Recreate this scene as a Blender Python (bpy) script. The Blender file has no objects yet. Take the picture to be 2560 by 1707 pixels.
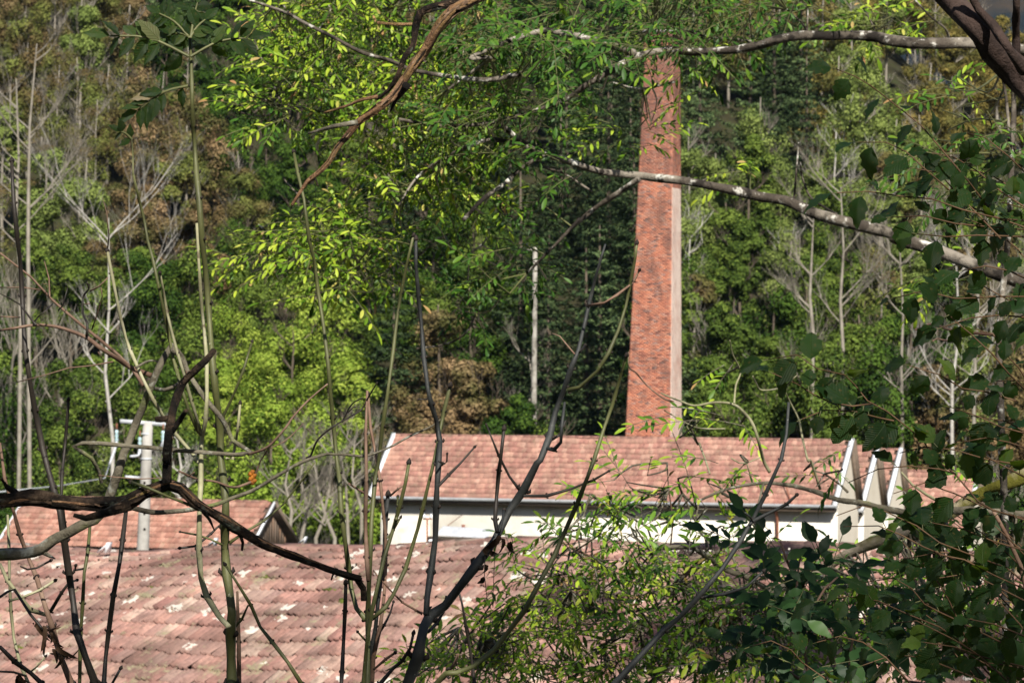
import bpy, math, random
import numpy as np
from mathutils import Vector, Matrix, noise as mnoise
random.seed(7); RNG = np.random.default_rng(7)
R = math.radians
scene = bpy.context.scene
C = scene.collection

# ------------------------------------------------------------------ camera, light, exposure
CZ = 14.0                                   # eye height above the valley floor
LENS = 112.5
cam_d = bpy.data.cameras.new('camera'); cam = bpy.data.objects.new('camera', cam_d); C.objects.link(cam)
cam.location = (0, 0, CZ); cam.rotation_euler = (R(90), 0, 0)
cam_d.lens = LENS; cam_d.sensor_width = 36; cam_d.clip_start = 0.1; cam_d.clip_end = 9000
cam_d.dof.use_dof = True; cam_d.dof.focus_distance = 6.6; cam_d.dof.aperture_fstop = 25
scene.camera = cam
SUN_AZ, SUN_EL = 12.0, 40.0                 # degrees right of straight behind the camera, height
w = bpy.data.worlds.new("World"); scene.world = w; w.use_nodes = True
nt = w.node_tree; bg = nt.nodes['Background']
sky = nt.nodes.new('ShaderNodeTexSky'); sky.sky_type = 'NISHITA'; sky.sun_disc = False
sky.sun_elevation = R(SUN_EL); sky.sun_rotation = R(180 - SUN_AZ)
nt.links.new(sky.outputs[0], bg.inputs[0]); bg.inputs[1].default_value = 0.05
sd = bpy.data.lights.new('sun', 'SUN'); sd.energy = 5.0; sd.angle = R(0.5); sd.color = (1, .94, .84)
so = bpy.data.objects.new('sun', sd); C.objects.link(so)
to_sun = Vector((math.sin(R(SUN_AZ))*math.cos(R(SUN_EL)), -math.cos(R(SUN_AZ))*math.cos(R(SUN_EL)), math.sin(R(SUN_EL))))
so.rotation_euler = to_sun.to_track_quat('Z', 'Y').to_euler()
so.location = (10, -20, 40)
scene.view_settings.view_transform = 'Standard'; scene.view_settings.look = 'None'
scene.view_settings.gamma = 1; scene.view_settings.exposure = 0.6
scene.render.resolution_x = 1024; scene.render.resolution_y = 682

# ------------------------------------------------------------------ picture-to-place helpers
FD = LENS/36*2352                           # focal length in pixels of a 2352-wide picture
def P(x, y, Y):                             # pixel of the 2352x1568 picture at depth Y -> point
    return Vector(((x-1176)/FD*Y, Y, CZ+(784-y)/FD*Y))
def S(x, y, Y): return P(x*.91875, y*.91875, Y)       # the same from a pixel of the 2560x1707 original
def proj(p):
    return (1176+p[0]/p[1]*FD, 784-(p[2]-CZ)/p[1]*FD)
FR = dict(a=(0,0), b=(459.4,0), c=(1010.6,0), d=(1525.1,0), e=(0,505.3), f=(643.1,505.3), g=(1525.1,505.3),
          h=(0,1017), i=(643.1,1017), j=(1525.1,1017))
K = .3516
def px(spec):                               # "b 10,20 30,40 e 5,6" -> list of picture points
    out = []; o = (0, 0); k = K
    for t in spec.split():
        if t in FR: o = FR[t]; k = K
        elif t == 'o': o = (0, 0); k = 1
        else:
            x, y = t.split(','); out.append((o[0]+float(x)*k, o[1]+float(y)*k))
    return out

# ------------------------------------------------------------------ mesh helpers
class MB:
    """collects geometry; build() links it as ONE mesh object"""
    def __init__(s): s.v = []; s.n = 0; s.f = []; s.t = []; s.m = []
    def add(s, verts, faces, tint=0.0, mat=0):
        verts = np.asarray(verts, dtype=np.float32).reshape(-1, 3)
        faces = np.asarray(faces, dtype=np.int32)
        s.v.append(verts); s.f.append(faces+s.n); s.n += len(verts)
        if np.isscalar(tint): tint = np.full(len(verts), tint, dtype=np.float32)
        s.t.append(np.asarray(tint, dtype=np.float32)); s.m.append(np.full(len(faces), mat, dtype=np.int32))
    def mesh(s, name, mats, smooth=False):
        me = bpy.data.meshes.new(name)
        V = np.concatenate(s.v)
        me.vertices.add(len(V)); me.vertices.foreach_set('co', V.ravel())
        tot = sum(f.size for f in s.f); npoly = sum(len(f) for f in s.f)
        me.loops.add(tot); me.polygons.add(npoly)
        me.loops.foreach_set('vertex_index', np.concatenate([f.ravel() for f in s.f]))
        sizes = np.concatenate([np.full(len(f), f.shape[1], dtype=np.int32) for f in s.f])
        st = np.zeros(npoly, dtype=np.int32); st[1:] = np.cumsum(sizes)[:-1]
        me.polygons.foreach_set('loop_start', st)
        me.polygons.foreach_set('material_index', np.concatenate(s.m))
        me.update(calc_edges=True)
        a = me.attributes.new('tint', 'FLOAT', 'POINT'); a.data.foreach_set('value', np.concatenate(s.t))
        if smooth: me.polygons.foreach_set('use_smooth', np.ones(npoly, dtype=bool))
        for m in (mats if isinstance(mats, (list, tuple)) else [mats]): me.materials.append(m)
        return me
    def build(s, name, mats, parent=None, smooth=False, kind=None):
        o = bpy.data.objects.new(name, s.mesh(name, mats, smooth)); C.objects.link(o)
        if parent: o.parent = parent
        if kind: o['kind'] = kind
        return o
BOXF = np.array([[0,1,3,2],[4,6,7,5],[0,4,5,1],[2,3,7,6],[0,2,6,4],[1,5,7,3]])
def box(mb, lo, hi, tint=0.0, mat=0, M=None):
    v = np.array([(x, y, z) for x in (lo[0], hi[0]) for y in (lo[1], hi[1]) for z in (lo[2], hi[2])], dtype=np.float32)
    if M is not None: v = v@np.array(M.to_3x3()).T+np.array(M.translation)
    mb.add(v, BOXF, tint, mat)
def spline(pts, step):
    pts = [Vector(p) for p in pts]
    if len(pts) < 2: return pts
    out = []; ts = []
    for i in range(len(pts)-1):
        a = pts[max(i-1, 0)]; b = pts[i]; c = pts[i+1]; d = pts[min(i+2, len(pts)-1)]
        n = max(1, int((c-b).length/step))
        for k in range(n):
            t = k/n
            out.append(.5*((2*b)+(c-a)*t+(2*a-5*b+4*c-d)*t*t+(3*b-a-3*c+d)*t**3)); ts.append((i+t)/(len(pts)-1))
    out.append(pts[-1]); ts.append(1.0)
    return out, ts
def tube(mb, pts, rad, sides=8, rough=0.0, tint=0.0, mat=0, cap=True, seed=0, freq=1.0, squash=0):
    pts = [Vector(p) for p in pts]; n = len(pts)
    T = [(pts[min(i+1, n-1)]-pts[max(i-1, 0)]).normalized() for i in range(n)]
    nrm = T[0].orthogonal().normalized(); V = []
    for i in range(n):
        nrm = (nrm-T[i]*nrm.dot(T[i]))
        nrm = nrm.normalized() if nrm.length > 1e-6 else T[i].orthogonal().normalized()
        bn = T[i].cross(nrm)
        for k in range(sides):
            a = 2*math.pi*k/sides; r = rad[i]
            if rough:
                r *= 1+rough*(mnoise.noise(Vector((math.cos(a)*1.5+seed, math.sin(a)*1.5, i*.30*freq)))*1.5+(mnoise.noise(Vector((math.cos(a)*3.8+seed, math.sin(a)*3.8, i*.55*freq))) if rough > .15 else 0)*1.1)
            V.append(pts[i]+nrm*math.cos(a)*r+bn*math.sin(a)*r)
    F = [(i*sides+k, i*sides+(k+1) % sides, (i+1)*sides+(k+1) % sides, (i+1)*sides+k) for i in range(n-1) for k in range(sides)]
    mb.add([tuple(v) for v in V], F, tint, mat)
    if cap:
        b = mb.n
        mb.add([tuple(pts[0]), tuple(pts[-1])], np.zeros((0, 3)), tint, mat)
        o = b-n*sides
        tri = [(b, o+(k+1) % sides, o+k) for k in range(sides)]+[(b+1, b-sides+k, b-sides+(k+1) % sides) for k in range(sides)]
        mb.f.append(np.array(tri, dtype=np.int32)); mb.m.append(np.full(len(tri), mat, dtype=np.int32))
def basis(pos, d, n, s=1.0):
    d = Vector(d).normalized(); n = Vector(n); y = n.cross(d)
    if y.length < 1e-5: y = d.orthogonal()
    y.normalize(); n = d.cross(y)
    m = Matrix((d, y, n)).transposed().to_4x4()
    return Matrix.Translation(pos) @ m @ Matrix.Scale(s, 4)
def thing(name, label, cat, loc=(0,0,0), rz=0, group=None):
    o = bpy.data.objects.new(name, None); C.objects.link(o); o.empty_display_size = .2
    o.location = loc; o.rotation_euler = (0, 0, rz)
    o['label'] = label; o['category'] = cat
    if group: o['group'] = group
    return o
def tag(o, label, cat, group=None):
    o['label'] = label; o['category'] = cat
    if group: o['group'] = group
def child(name, me, parent, M=None, kind=None):
    o = bpy.data.objects.new(name, me); C.objects.link(o); o.parent = parent
    if M is not None: o.matrix_basis = M
    if kind: o['kind'] = kind
    return o

# ------------------------------------------------------------------ materials
def ramp(nt, fac, cols):
    r = nt.nodes.new('ShaderNodeValToRGB'); e = r.color_ramp.elements
    while len(e) > 1: e.remove(e[-1])
    e[0].position = cols[0][0]; e[0].color = (*cols[0][1], 1)
    for p, c in cols[1:]:
        k = e.new(p); k.color = (*c, 1)
    nt.links.new(fac, r.inputs[0]); return r.outputs[0]
def noise_n(nt, co, scale, detail=4, rough=.6, dist=0):
    n = nt.nodes.new('ShaderNodeTexNoise'); n.inputs['Scale'].default_value = scale
    n.inputs['Detail'].default_value = detail; n.inputs['Roughness'].default_value = rough
    n.inputs['Distortion'].default_value = dist
    nt.links.new(co, n.inputs['Vector']); return n.outputs[0]
def math_n(nt, op, a, b=None):
    m = nt.nodes.new('ShaderNodeMath'); m.operation = op
    for i, v in enumerate((a, b)):
        if v is None: continue
        if isinstance(v, (int, float)): m.inputs[i].default_value = v
        else: nt.links.new(v, m.inputs[i])
    return m.outputs[0]
def mix_c(nt, fac, a, b, mode='MIX'):
    m = nt.nodes.new('ShaderNodeMix'); m.data_type = 'RGBA'; m.blend_type = mode
    for s, v in ((m.inputs[0], fac), (m.inputs[6], a), (m.inputs[7], b)):
        if isinstance(v, (int, float)): s.default_value = v
        elif isinstance(v, tuple): s.default_value = (*v, 1)
        else: nt.links.new(v, s)
    return m.outputs[2]
def newmat(name):
    m = bpy.data.materials.new(name); m.use_nodes = True; nt = m.node_tree
    bs = nt.nodes['Principled BSDF']; tc = nt.nodes.new('ShaderNodeTexCoord')
    return m, nt, bs, tc
def rnd_tint(nt):
    at = nt.nodes.new('ShaderNodeAttribute'); at.attribute_name = 'tint'
    oi = nt.nodes.new('ShaderNodeObjectInfo')
    return math_n(nt, 'FRACT', math_n(nt, 'ADD', at.outputs['Fac'], oi.outputs['Random']))
def mat_noise(name, cols, scale=3, detail=5, rough=.85, bump=.3, bscale=None, coord='Object', stretch=(1,1,1), overlay=None, dist=0, spec=.25, tintvar=0):
    m, nt, bs, tc = newmat(name)
    mp = nt.nodes.new('ShaderNodeMapping'); mp.inputs['Scale'].default_value = stretch
    nt.links.new(tc.outputs[coord], mp.inputs[0]); co = mp.outputs[0]
    c = ramp(nt, noise_n(nt, co, scale, detail, .65, dist), cols)
    if overlay:                             # patches: (colour, scale, lo, hi)
        for oc, os_, lo, hi in overlay:
            n2 = noise_n(nt, co, os_, 5, .6)
            f = ramp(nt, n2, [(lo, (0,0,0)), (hi, (1,1,1))])
            c = mix_c(nt, f, c, oc)
    if tintvar:
        t = rnd_tint(nt); v = math_n(nt, 'ADD', math_n(nt, 'MULTIPLY', t, tintvar), 1-tintvar/2)
        h = nt.nodes.new('ShaderNodeHueSaturation'); nt.links.new(v, h.inputs['Value']); nt.links.new(c, h.inputs['Color']); c = h.outputs[0]
    nt.links.new(c, bs.inputs['Base Color']); bs.inputs['Roughness'].default_value = rough
    bs.inputs['Specular IOR Level'].default_value = spec
    if bump:
        b = nt.nodes.new('ShaderNodeBump'); b.inputs['Strength'].default_value = bump; b.inputs['Distance'].default_value = .02
        nt.links.new(noise_n(nt, co, bscale or scale*3, 6, .7), b.inputs['Height']); nt.links.new(b.outputs[0], bs.inputs['Normal'])
    return m
def mat_leaf(name, cols, rough=.5, trans=.35, spec=.35, veins=False, big=None):
    m, nt, bs, tc = newmat(name)
    c = ramp(nt, rnd_tint(nt), cols)
    if big:                                 # slow change over a crown
        n = noise_n(nt, tc.outputs['Object'], big[0], 2, .5)
        c = mix_c(nt, ramp(nt, n, [(.42, (0,0,0)), (.62, (1,1,1))]), c, big[1])
    if veins:
        sp = nt.nodes.new('ShaderNodeSeparateXYZ'); nt.links.new(tc.outputs['Object'], sp.inputs[0])
        ay = math_n(nt, 'ABSOLUTE', sp.outputs[1])
        ph = math_n(nt, 'MULTIPLY', math_n(nt, 'SUBTRACT', sp.outputs[0], math_n(nt, 'MULTIPLY', ay, .8)), 50)
        s = math_n(nt, 'POWER', math_n(nt, 'ABSOLUTE', math_n(nt, 'SINE', ph)), .5)
        mid = math_n(nt, 'MINIMUM', math_n(nt, 'MULTIPLY', ay, 45), 1)
        hgt = math_n(nt, 'MULTIPLY', s, mid)
        c = mix_c(nt, math_n(nt, 'MULTIPLY', math_n(nt, 'SUBTRACT', 1, hgt), .25), c, (.06, .10, .03))
        c = mix_c(nt, ramp(nt, noise_n(nt, tc.outputs['Object'], 9, 4), [(.6, (0,0,0)), (.72, (.8,.8,.8))]), c, (.10, .065, .02))
        b = nt.nodes.new('ShaderNodeBump'); b.inputs['Strength'].default_value = .6; b.inputs['Distance'].default_value = .004
        nt.links.new(hgt, b.inputs['Height']); nt.links.new(b.outputs[0], bs.inputs['Normal'])
    nt.links.new(c, bs.inputs['Base Color']); bs.inputs['Roughness'].default_value = rough
    bs.inputs['Specular IOR Level'].default_value = spec
    tr = nt.nodes.new('ShaderNodeBsdfTranslucent'); nt.links.new(mix_c(nt, .5, c, (.35, .55, .03), 'MIX') if veins else c, tr.inputs[0])
    mx = nt.nodes.new('ShaderNodeMixShader'); mx.inputs[0].default_value = trans
    nt.links.new(bs.outputs[0], mx.inputs[1]); nt.links.new(tr.outputs[0], mx.inputs[2])
    nt.links.new(mx.outputs[0], nt.nodes['Material Output'].inputs[0])
    return m
MT = {}
MT['forest_floor'] = mat_noise('forest_floor', [(.3,(.015,.017,.007)), (.5,(.035,.032,.014)), (.7,(.035,.05,.014))], .5, 8, .95, .5)
MT['far_forest'] = mat_noise('far_forest', [(.4,(.002,.006,.010)), (.55,(.006,.012,.015)), (.68,(.05,.035,.02))], .012, 10, .95, 0)  # blue of distant haze mixed into the dark forest colour
def mat_tile(name, cols, lichen=.3, light=(.62,.58,.52), grime=.5, speck=0.1):
    m, nt, bs, tc = newmat(name)
    ge = nt.nodes.new('ShaderNodeNewGeometry'); co = ge.outputs['Position']
    t = rnd_tint(nt)
    c = ramp(nt, t, cols)
    n1 = noise_n(nt, co, 9, 6, .7); c = mix_c(nt, .7, c, ramp(nt, n1, [(.25,(.45,.42,.4)), (.5,(.95,.92,.9)), (.75,(1.35,1.25,1.15))]), 'MULTIPLY')
    n2 = noise_n(nt, co, .8, 5, .6); c = mix_c(nt, ramp(nt, n2, [(.42,(0,0,0)), (.66,(grime,)*3)]), c, (.10,.06,.05))
    n4 = noise_n(nt, co, 2.1, 8, .75); c = mix_c(nt, ramp(nt, n4, [(.5,(0,0,0)), (.62,(grime*.8,)*3)]), c, (.12,.075,.062))
    n3 = noise_n(nt, co, 3.2, 7, .75); c = mix_c(nt, ramp(nt, n3, [(.56,(0,0,0)), (.66,(lichen,)*3)]), c, (.30,.28,.17))
    vo = nt.nodes.new('ShaderNodeTexVoronoi'); vo.inputs['Scale'].default_value = 2.3; vo.inputs['Randomness'].default_value = 1
    dn = nt.nodes.new('ShaderNodeVectorMath'); dn.operation = 'ADD'; nz = nt.nodes.new('ShaderNodeTexNoise'); nz.inputs['Scale'].default_value = 12
    sc = nt.nodes.new('ShaderNodeVectorMath'); sc.operation = 'SCALE'; sc.inputs['Scale'].default_value = .22
    nt.links.new(co, nz.inputs[0]); nt.links.new(nz.outputs['Color'], sc.inputs[0]); nt.links.new(co, dn.inputs[0]); nt.links.new(sc.outputs[0], dn.inputs[1])
    nt.links.new(dn.outputs[0], vo.inputs[0])
    c = mix_c(nt, ramp(nt, vo.outputs['Distance'], [(speck, (.85,)*3), (speck+.03, (0,0,0))]), c, light)
    nt.links.new(c, bs.inputs['Base Color']); bs.inputs['Roughness'].default_value = .85; bs.inputs['Specular IOR Level'].default_value = .25
    b = nt.nodes.new('ShaderNodeBump'); b.inputs['Strength'].default_value = .4; b.inputs['Distance'].default_value = .01
    nt.links.new(noise_n(nt, co, 40, 5, .7), b.inputs['Height']); nt.links.new(b.outputs[0], bs.inputs['Normal'])
    return m
MT['tile_old'] = mat_tile('tile_old', [(0, (0.276, 0.1456, 0.1288)), (0.15, (0.42, 0.2352, 0.2016)), (0.3, (0.348, 0.2464, 0.2128)), (0.45, (0.48, 0.2856, 0.2408)), (0.6, (0.324, 0.2128, 0.1904)), (0.75, (0.432, 0.2408, 0.2016)), (0.88, (0.516, 0.4032, 0.336)), (1, (0.468, 0.28, 0.2296))], .85, grime=.8, speck=.17)
MT['tile_mid'] = mat_tile('tile_mid', [(0, (0.3078, 0.156, 0.1275)), (0.3, (0.4332, 0.2236, 0.1836)), (0.6, (0.3762, 0.2184, 0.1734)), (0.85, (0.4902, 0.2808, 0.2193)), (1, (0.5472, 0.3432, 0.2754))], .3, grime=.45, speck=.0)
MT['tile_left'] = mat_tile('tile_left', [(0, (0.336, 0.1632, 0.125)), (0.5, (0.448, 0.2346, 0.18)), (1, (0.5264, 0.3162, 0.25))], .35, grime=.5, speck=.0)
MT['roof_deck'] = mat_noise('roof_deck', [(.4,(.06,.045,.035)), (.6,(.10,.07,.055))], 3)
MT['plaster'] = mat_noise('plaster', [(.3,(.60,.56,.49)), (.5,(.72,.68,.60)), (.75,(.76,.72,.64))], .7, 8, .9, .15, 20, overlay=[((.40,.36,.29), .5, .52, .8), ((.5,.4,.3), 1.7, .6, .9), ((.2,.19,.15), .9, .66, .85)])
MT['plaster_side'] = mat_noise('plaster_side', [(.3,(.58,.52,.42)), (.5,(.66,.60,.50)), (.75,(.72,.66,.56))], .7, 8, .9, .15, 20, overlay=[((.42,.36,.28), .5, .6, .9)])
MT['zinc'] = mat_noise('zinc', [(.3,(.42,.44,.47)), (.7,(.62,.65,.70))], 4, 4, .45, .05, spec=.5)
MT['white_trim'] = mat_noise('white_trim', [(.3,(.62,.65,.70)), (.7,(.80,.82,.86))], 4, 5, .6, .05)
MT['dark_trim'] = mat_noise('dark_trim', [(.3,(.10,.075,.055)), (.7,(.19,.145,.11))], 5, 5, .8, .1)
MT['wood_board'] = mat_noise('wood_board', [(.3,(.10,.075,.055)), (.5,(.20,.15,.115)), (.7,(.25,.13,.07))], 2, 6, .85, .2, stretch=(3,3,.4), tintvar=.5)
MT['rust'] = mat_noise('rust', [(.3,(.20,.075,.045)), (.7,(.30,.13,.08))], 6, 6, .85, .2)
MT['concrete'] = mat_noise('concrete', [(.3,(.27,.255,.235)), (.5,(.40,.385,.36)), (.7,(.48,.46,.43))], 1.6, 8, .9, .2, 14, overlay=[((.25,.23,.2), 2.5, .62, .9)])
MT['old_pole'] = mat_noise('old_pole', [(.3,(.14,.13,.11)), (.5,(.32,.30,.265)), (.7,(.46,.44,.40))], 2.2, 8, .9, .3, 14, overlay=[((.07,.065,.05), 1.3, .52, .62)])
MT['glass_blue'] = mat_noise('glass_blue', [(.3,(.30,.45,.50)), (.7,(.50,.66,.70))], 6, 3, .15, 0, spec=.6)
MT['ceramic'] = mat_noise('ceramic', [(.3,(.6,.62,.64)), (.7,(.8,.8,.8))], 6, 3, .3, 0, spec=.5)
MT['dark_glass'] = mat_noise('dark_glass', [(.4,(.03,.035,.04)), (.6,(.06,.07,.075))], 2, 3, .2, 0, spec=.5)
def mat_brick(name, cols, stain, amt, coat=None):
    m, nt, bs, tc = newmat(name); co = tc.outputs['Object']
    c = ramp(nt, rnd_tint(nt), cols)
    mp = nt.nodes.new('ShaderNodeMapping'); mp.inputs['Scale'].default_value = (.9,.9,.55); nt.links.new(co, mp.inputs[0])
    sz = nt.nodes.new('ShaderNodeSeparateXYZ'); nt.links.new(co, sz.inputs[0])
    n = math_n(nt, 'ADD', noise_n(nt, mp.outputs[0], 1.1, 9, .78), math_n(nt, 'MULTIPLY', math_n(nt, 'SUBTRACT', sz.outputs[2], 17), .0065))
    c = mix_c(nt, ramp(nt, n, [(.45,(0,0,0)), (.6,(amt,)*3)]), c, stain)
    n = noise_n(nt, mp.outputs[0], 1.7, 8, .75, .4)
    c = mix_c(nt, ramp(nt, n, [(.58,(0,0,0)), (.7,(.55,)*3)]), c, (.46,.35,.29))
    if coat:
        n = noise_n(nt, mp.outputs[0], 1.3, 8, .7)
        c = mix_c(nt, ramp(nt, n, [(.3,(.35,)*3), (.55,(1,1,1))]), c, coat)
    nt.links.new(c, bs.inputs['Base Color']); bs.inputs['Roughness'].default_value = .9; bs.inputs['Specular IOR Level'].default_value = .2
    b = nt.nodes.new('ShaderNodeBump'); b.inputs['Strength'].default_value = .3; b.inputs['Distance'].default_value = .01
    nt.links.new(noise_n(nt, co, 20, 5, .7), b.inputs['Height']); nt.links.new(b.outputs[0], bs.inputs['Normal'])
    return m
BC = [(0,(.20,.09,.075)), (.12,(.50,.19,.125)), (.45,(.68,.28,.17)), (.7,(.50,.215,.15)), (.85,(.64,.32,.22)), (.94,(.42,.27,.23)), (1,(.16,.11,.10))]
MT['brick'] = mat_brick('brick', BC, (.17,.10,.085), .7)
MT['brick_limed'] = mat_brick('brick_limed', BC, (.3,.2,.17), .3, (.86,.70,.61))
MT['mortar'] = mat_noise('mortar', [(.3,(.30,.2,.165)), (.7,(.42,.31,.26))], 3, 6, .95, .1)
# barks
MT['ash_stem'] = mat_noise('ash_stem', [(.3,(.045,.048,.018)), (.55,(.095,.10,.035)), (.75,(.18,.18,.08))], 9, 5, .55, .12, 90, stretch=(1,1,.5), overlay=[((.38,.38,.28), 170, .68, .74)], spec=.4, tintvar=.3)
MT['dark_stem'] = mat_noise('dark_stem', [(.3,(.012,.010,.008)), (.55,(.028,.022,.017)), (.75,(.05,.042,.03))], 9, 5, .55, .15, 90, stretch=(1,1,.5), overlay=[((.22,.2,.15), 170, .7, .76)], spec=.4, tintvar=.3)  # dark bark, lowered further to stand in for foreground shade
MT['grey_stem'] = mat_noise('grey_stem', [(.3,(.014,.015,.015)), (.55,(.033,.035,.034)), (.75,(.075,.078,.072))], 9, 5, .6, .2, 90, overlay=[((.3,.3,.27), 160, .68, .75)], spec=.4, tintvar=.3)
MT['pale_stem'] = mat_noise('pale_stem', [(.3,(.15,.14,.08)), (.55,(.27,.26,.15)), (.75,(.40,.38,.28))], 12, 5, .6, .15, 80, overlay=[((.12,.1,.06), 30, .62, .7)], spec=.35, tintvar=.3)
MT['brown_stem'] = mat_noise('brown_stem', [(.3,(.10,.055,.035)), (.55,(.19,.12,.085)), (.75,(.30,.21,.15))], 12, 5, .7, .2, 60, tintvar=.3)
MT['hazel_twig'] = mat_noise('hazel_twig', [(.3,(.05,.028,.014)), (.7,(.12,.07,.035))], 20, 4, .7, .1)
MT['bud'] = mat_noise('bud', [(.3,(.012,.010,.009)), (.7,(.035,.025,.02))], 60, 3, .7, .2)
MT['dead_bark'] = mat_noise('dead_bark', [(.4,(.006,.0045,.003)), (.52,(.022,.014,.009)), (.62,(.07,.045,.028)), (.78,(.2,.14,.09))], 22, 7, .9, 1.0, 60, dist=.6, overlay=[((.15,.17,.13), 14, .62, .72)])
MT['strip_bark'] = mat_noise('strip_bark', [(.35,(.03,.018,.012)), (.5,(.16,.10,.06)), (.65,(.36,.25,.17)), (.8,(.5,.4,.3))], 30, 6, .8, .6, 80)
MT['peel_bark'] = mat_noise('peel_bark', [(.3,(.05,.028,.016)), (.45,(.17,.09,.045)), (.6,(.33,.19,.10)), (.8,(.46,.31,.19))], 16, 7, .75, .9, 70, dist=.8, overlay=[((.22,.17,.04), 6, .55, .75)])
MT['flake'] = mat_noise('flake', [(.3,(.05,.03,.02)), (.7,(.22,.14,.09))], 30, 5, .9, .5, tintvar=.6)
MT['lichen_bark'] = mat_noise('lichen_bark', [(.3,(.05,.044,.03)), (.5,(.12,.105,.075)), (.7,(.21,.19,.14))], 14, 7, .9, .6, 50, overlay=[((.34,.34,.29), 26, .58, .68), ((.17,.2,.06), 9, .58, .72)])  # bark tones darkened throughout to include shade on the bent limb
MT['ash_bark'] = mat_noise('ash_bark', [(.3,(.035,.028,.022)), (.5,(.085,.07,.055)), (.7,(.17,.145,.115))], 9, 7, .9, .6, 30, overlay=[((.25,.22,.18), 4, .50, .60), ((.62,.60,.54), 15, .56, .63), ((.02,.016,.013), 9, .52, .60)])
MT['dark_trunk'] = mat_noise('dark_trunk', [(.3,(.018,.012,.010)), (.5,(.05,.032,.026)), (.75,(.11,.075,.06))], 8, 7, .85, .8, 24, stretch=(1,1,1), dist=.5)
MT['moss_bark'] = mat_noise('moss_bark', [(.3,(.12,.10,.07)), (.5,(.26,.22,.16)), (.7,(.40,.35,.28))], 8, 7, .9, .6, 30, overlay=[((.10,.095,.012), 3.2, .46, .56)])
MT['birch'] = mat_noise('birch', [(.3,(.30,.28,.25)), (.7,(.52,.50,.46))], 3, 6, .8, .2, overlay=[((.10,.09,.08), 4, .62, .68)])
MT['grey_wood'] = mat_noise('grey_wood', [(.3,(.17,.15,.12)), (.7,(.34,.31,.26))], 2, 6, .9, .1)
MT['brown_wood'] = mat_noise('brown_wood', [(.3,(.07,.055,.04)), (.7,(.15,.12,.09))], 2, 6, .9, .2)
# leaves
MT['ash_leaf'] = mat_leaf('ash_leaf', [(0,(.05,.12,.010)), (.3,(.12,.23,.016)), (.65,(.28,.42,.03)), (.9,(.44,.54,.05)), (.95,(.48,.56,.08)), (.975,(.46,.34,.13)), (1,(.42,.22,.1))], .45, .32, .25)
MT['ash_leaf_dark'] = mat_leaf('ash_leaf_dark', [(0,(.025,.07,.012)), (.5,(.05,.13,.018)), (.85,(.09,.19,.02)), (1,(.2,.3,.03))], .45, .3, .2)
MT['shrub_leaf'] = mat_leaf('shrub_leaf', [(0,(.02,.06,.010)), (.35,(.07,.17,.018)), (.7,(.19,.34,.028)), (.93,(.32,.46,.04)), (1,(.3,.17,.05))], .45, .32, .25)
MT['hazel_leaf'] = mat_leaf('hazel_leaf', [(0,(.003,.012,.0035)), (.6,(.006,.022,.005)), (.92,(.012,.034,.007)), (1,(.06,.10,.012))], .5, .22, .16, veins=True)  # green lowered well below leaf colour to carry the canopy's shade
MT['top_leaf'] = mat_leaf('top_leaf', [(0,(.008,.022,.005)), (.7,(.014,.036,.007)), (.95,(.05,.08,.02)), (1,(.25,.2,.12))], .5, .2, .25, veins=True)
MT['elder_leaf'] = mat_leaf('elder_leaf', [(0,(.010,.032,.010)), (.8,(.03,.075,.018)), (1,(.06,.12,.03))], .5, .3, .25)
MT['dry_leaf'] = mat_leaf('dry_leaf', [(0,(.02,.012,.008)), (1,(.07,.04,.022))], .7, .1, .2)
TR = {}
TR['dark'] = mat_leaf('crown_dark', [(0, (0.0138, 0.0336, 0.007)), (0.4, (0.0437, 0.09, 0.014)), (1, (0.092, 0.156, 0.022))], .7, .12, .08)
TR['green'] = mat_leaf('crown_green', [(0, (0.02, 0.042, 0.008)), (0.4, (0.085, 0.135, 0.024)), (1, (0.17, 0.235, 0.04))], .7, .12, .08)
TR['bright'] = mat_leaf('crown_bright', [(0, (0.05, 0.09, 0.012)), (0.4, (0.19, 0.29, 0.035)), (1, (0.33, 0.41, 0.065))], .7, .12, .08)
TR['light'] = mat_leaf('crown_light', [(0, (0.055, 0.0747, 0.02)), (0.4, (0.165, 0.2242, 0.055)), (1, (0.264, 0.322, 0.085))], .7, .12, .08)
TR['olive'] = mat_leaf('crown_olive', [(0, (0.036, 0.0473, 0.012)), (0.4, (0.126, 0.1553, 0.036)), (1, (0.216, 0.243, 0.06))], .7, .12, .08, big=(.35,(.14,.10,.045)))
TR['rust'] = mat_leaf('crown_rust', [(0, (0.0585, 0.0384, 0.0168)), (0.4, (0.221, 0.15, 0.072)), (1, (0.364, 0.252, 0.138))], .7, .12, .08, big=(.4,(.09,.095,.03)))
TR['gold'] = mat_leaf('crown_gold', [(0, (0.065, 0.0562, 0.0154)), (0.4, (0.208, 0.1688, 0.044)), (1, (0.351, 0.2687, 0.077))], .7, .12, .08, big=(.4,(.12,.12,.035)))
TR['spruce'] = mat_leaf('crown_spruce', [(0, (0.007, 0.015, 0.006)), (0.4, (0.032, 0.058, 0.024)), (1, (0.085, 0.118, 0.045))], .7, .12, .08)
TR['fir'] = mat_leaf('crown_fir', [(0, (0.0176, 0.036, 0.0154)), (0.4, (0.077, 0.1224, 0.0495)), (1, (0.154, 0.216, 0.0825))], .7, .12, .08)

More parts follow.
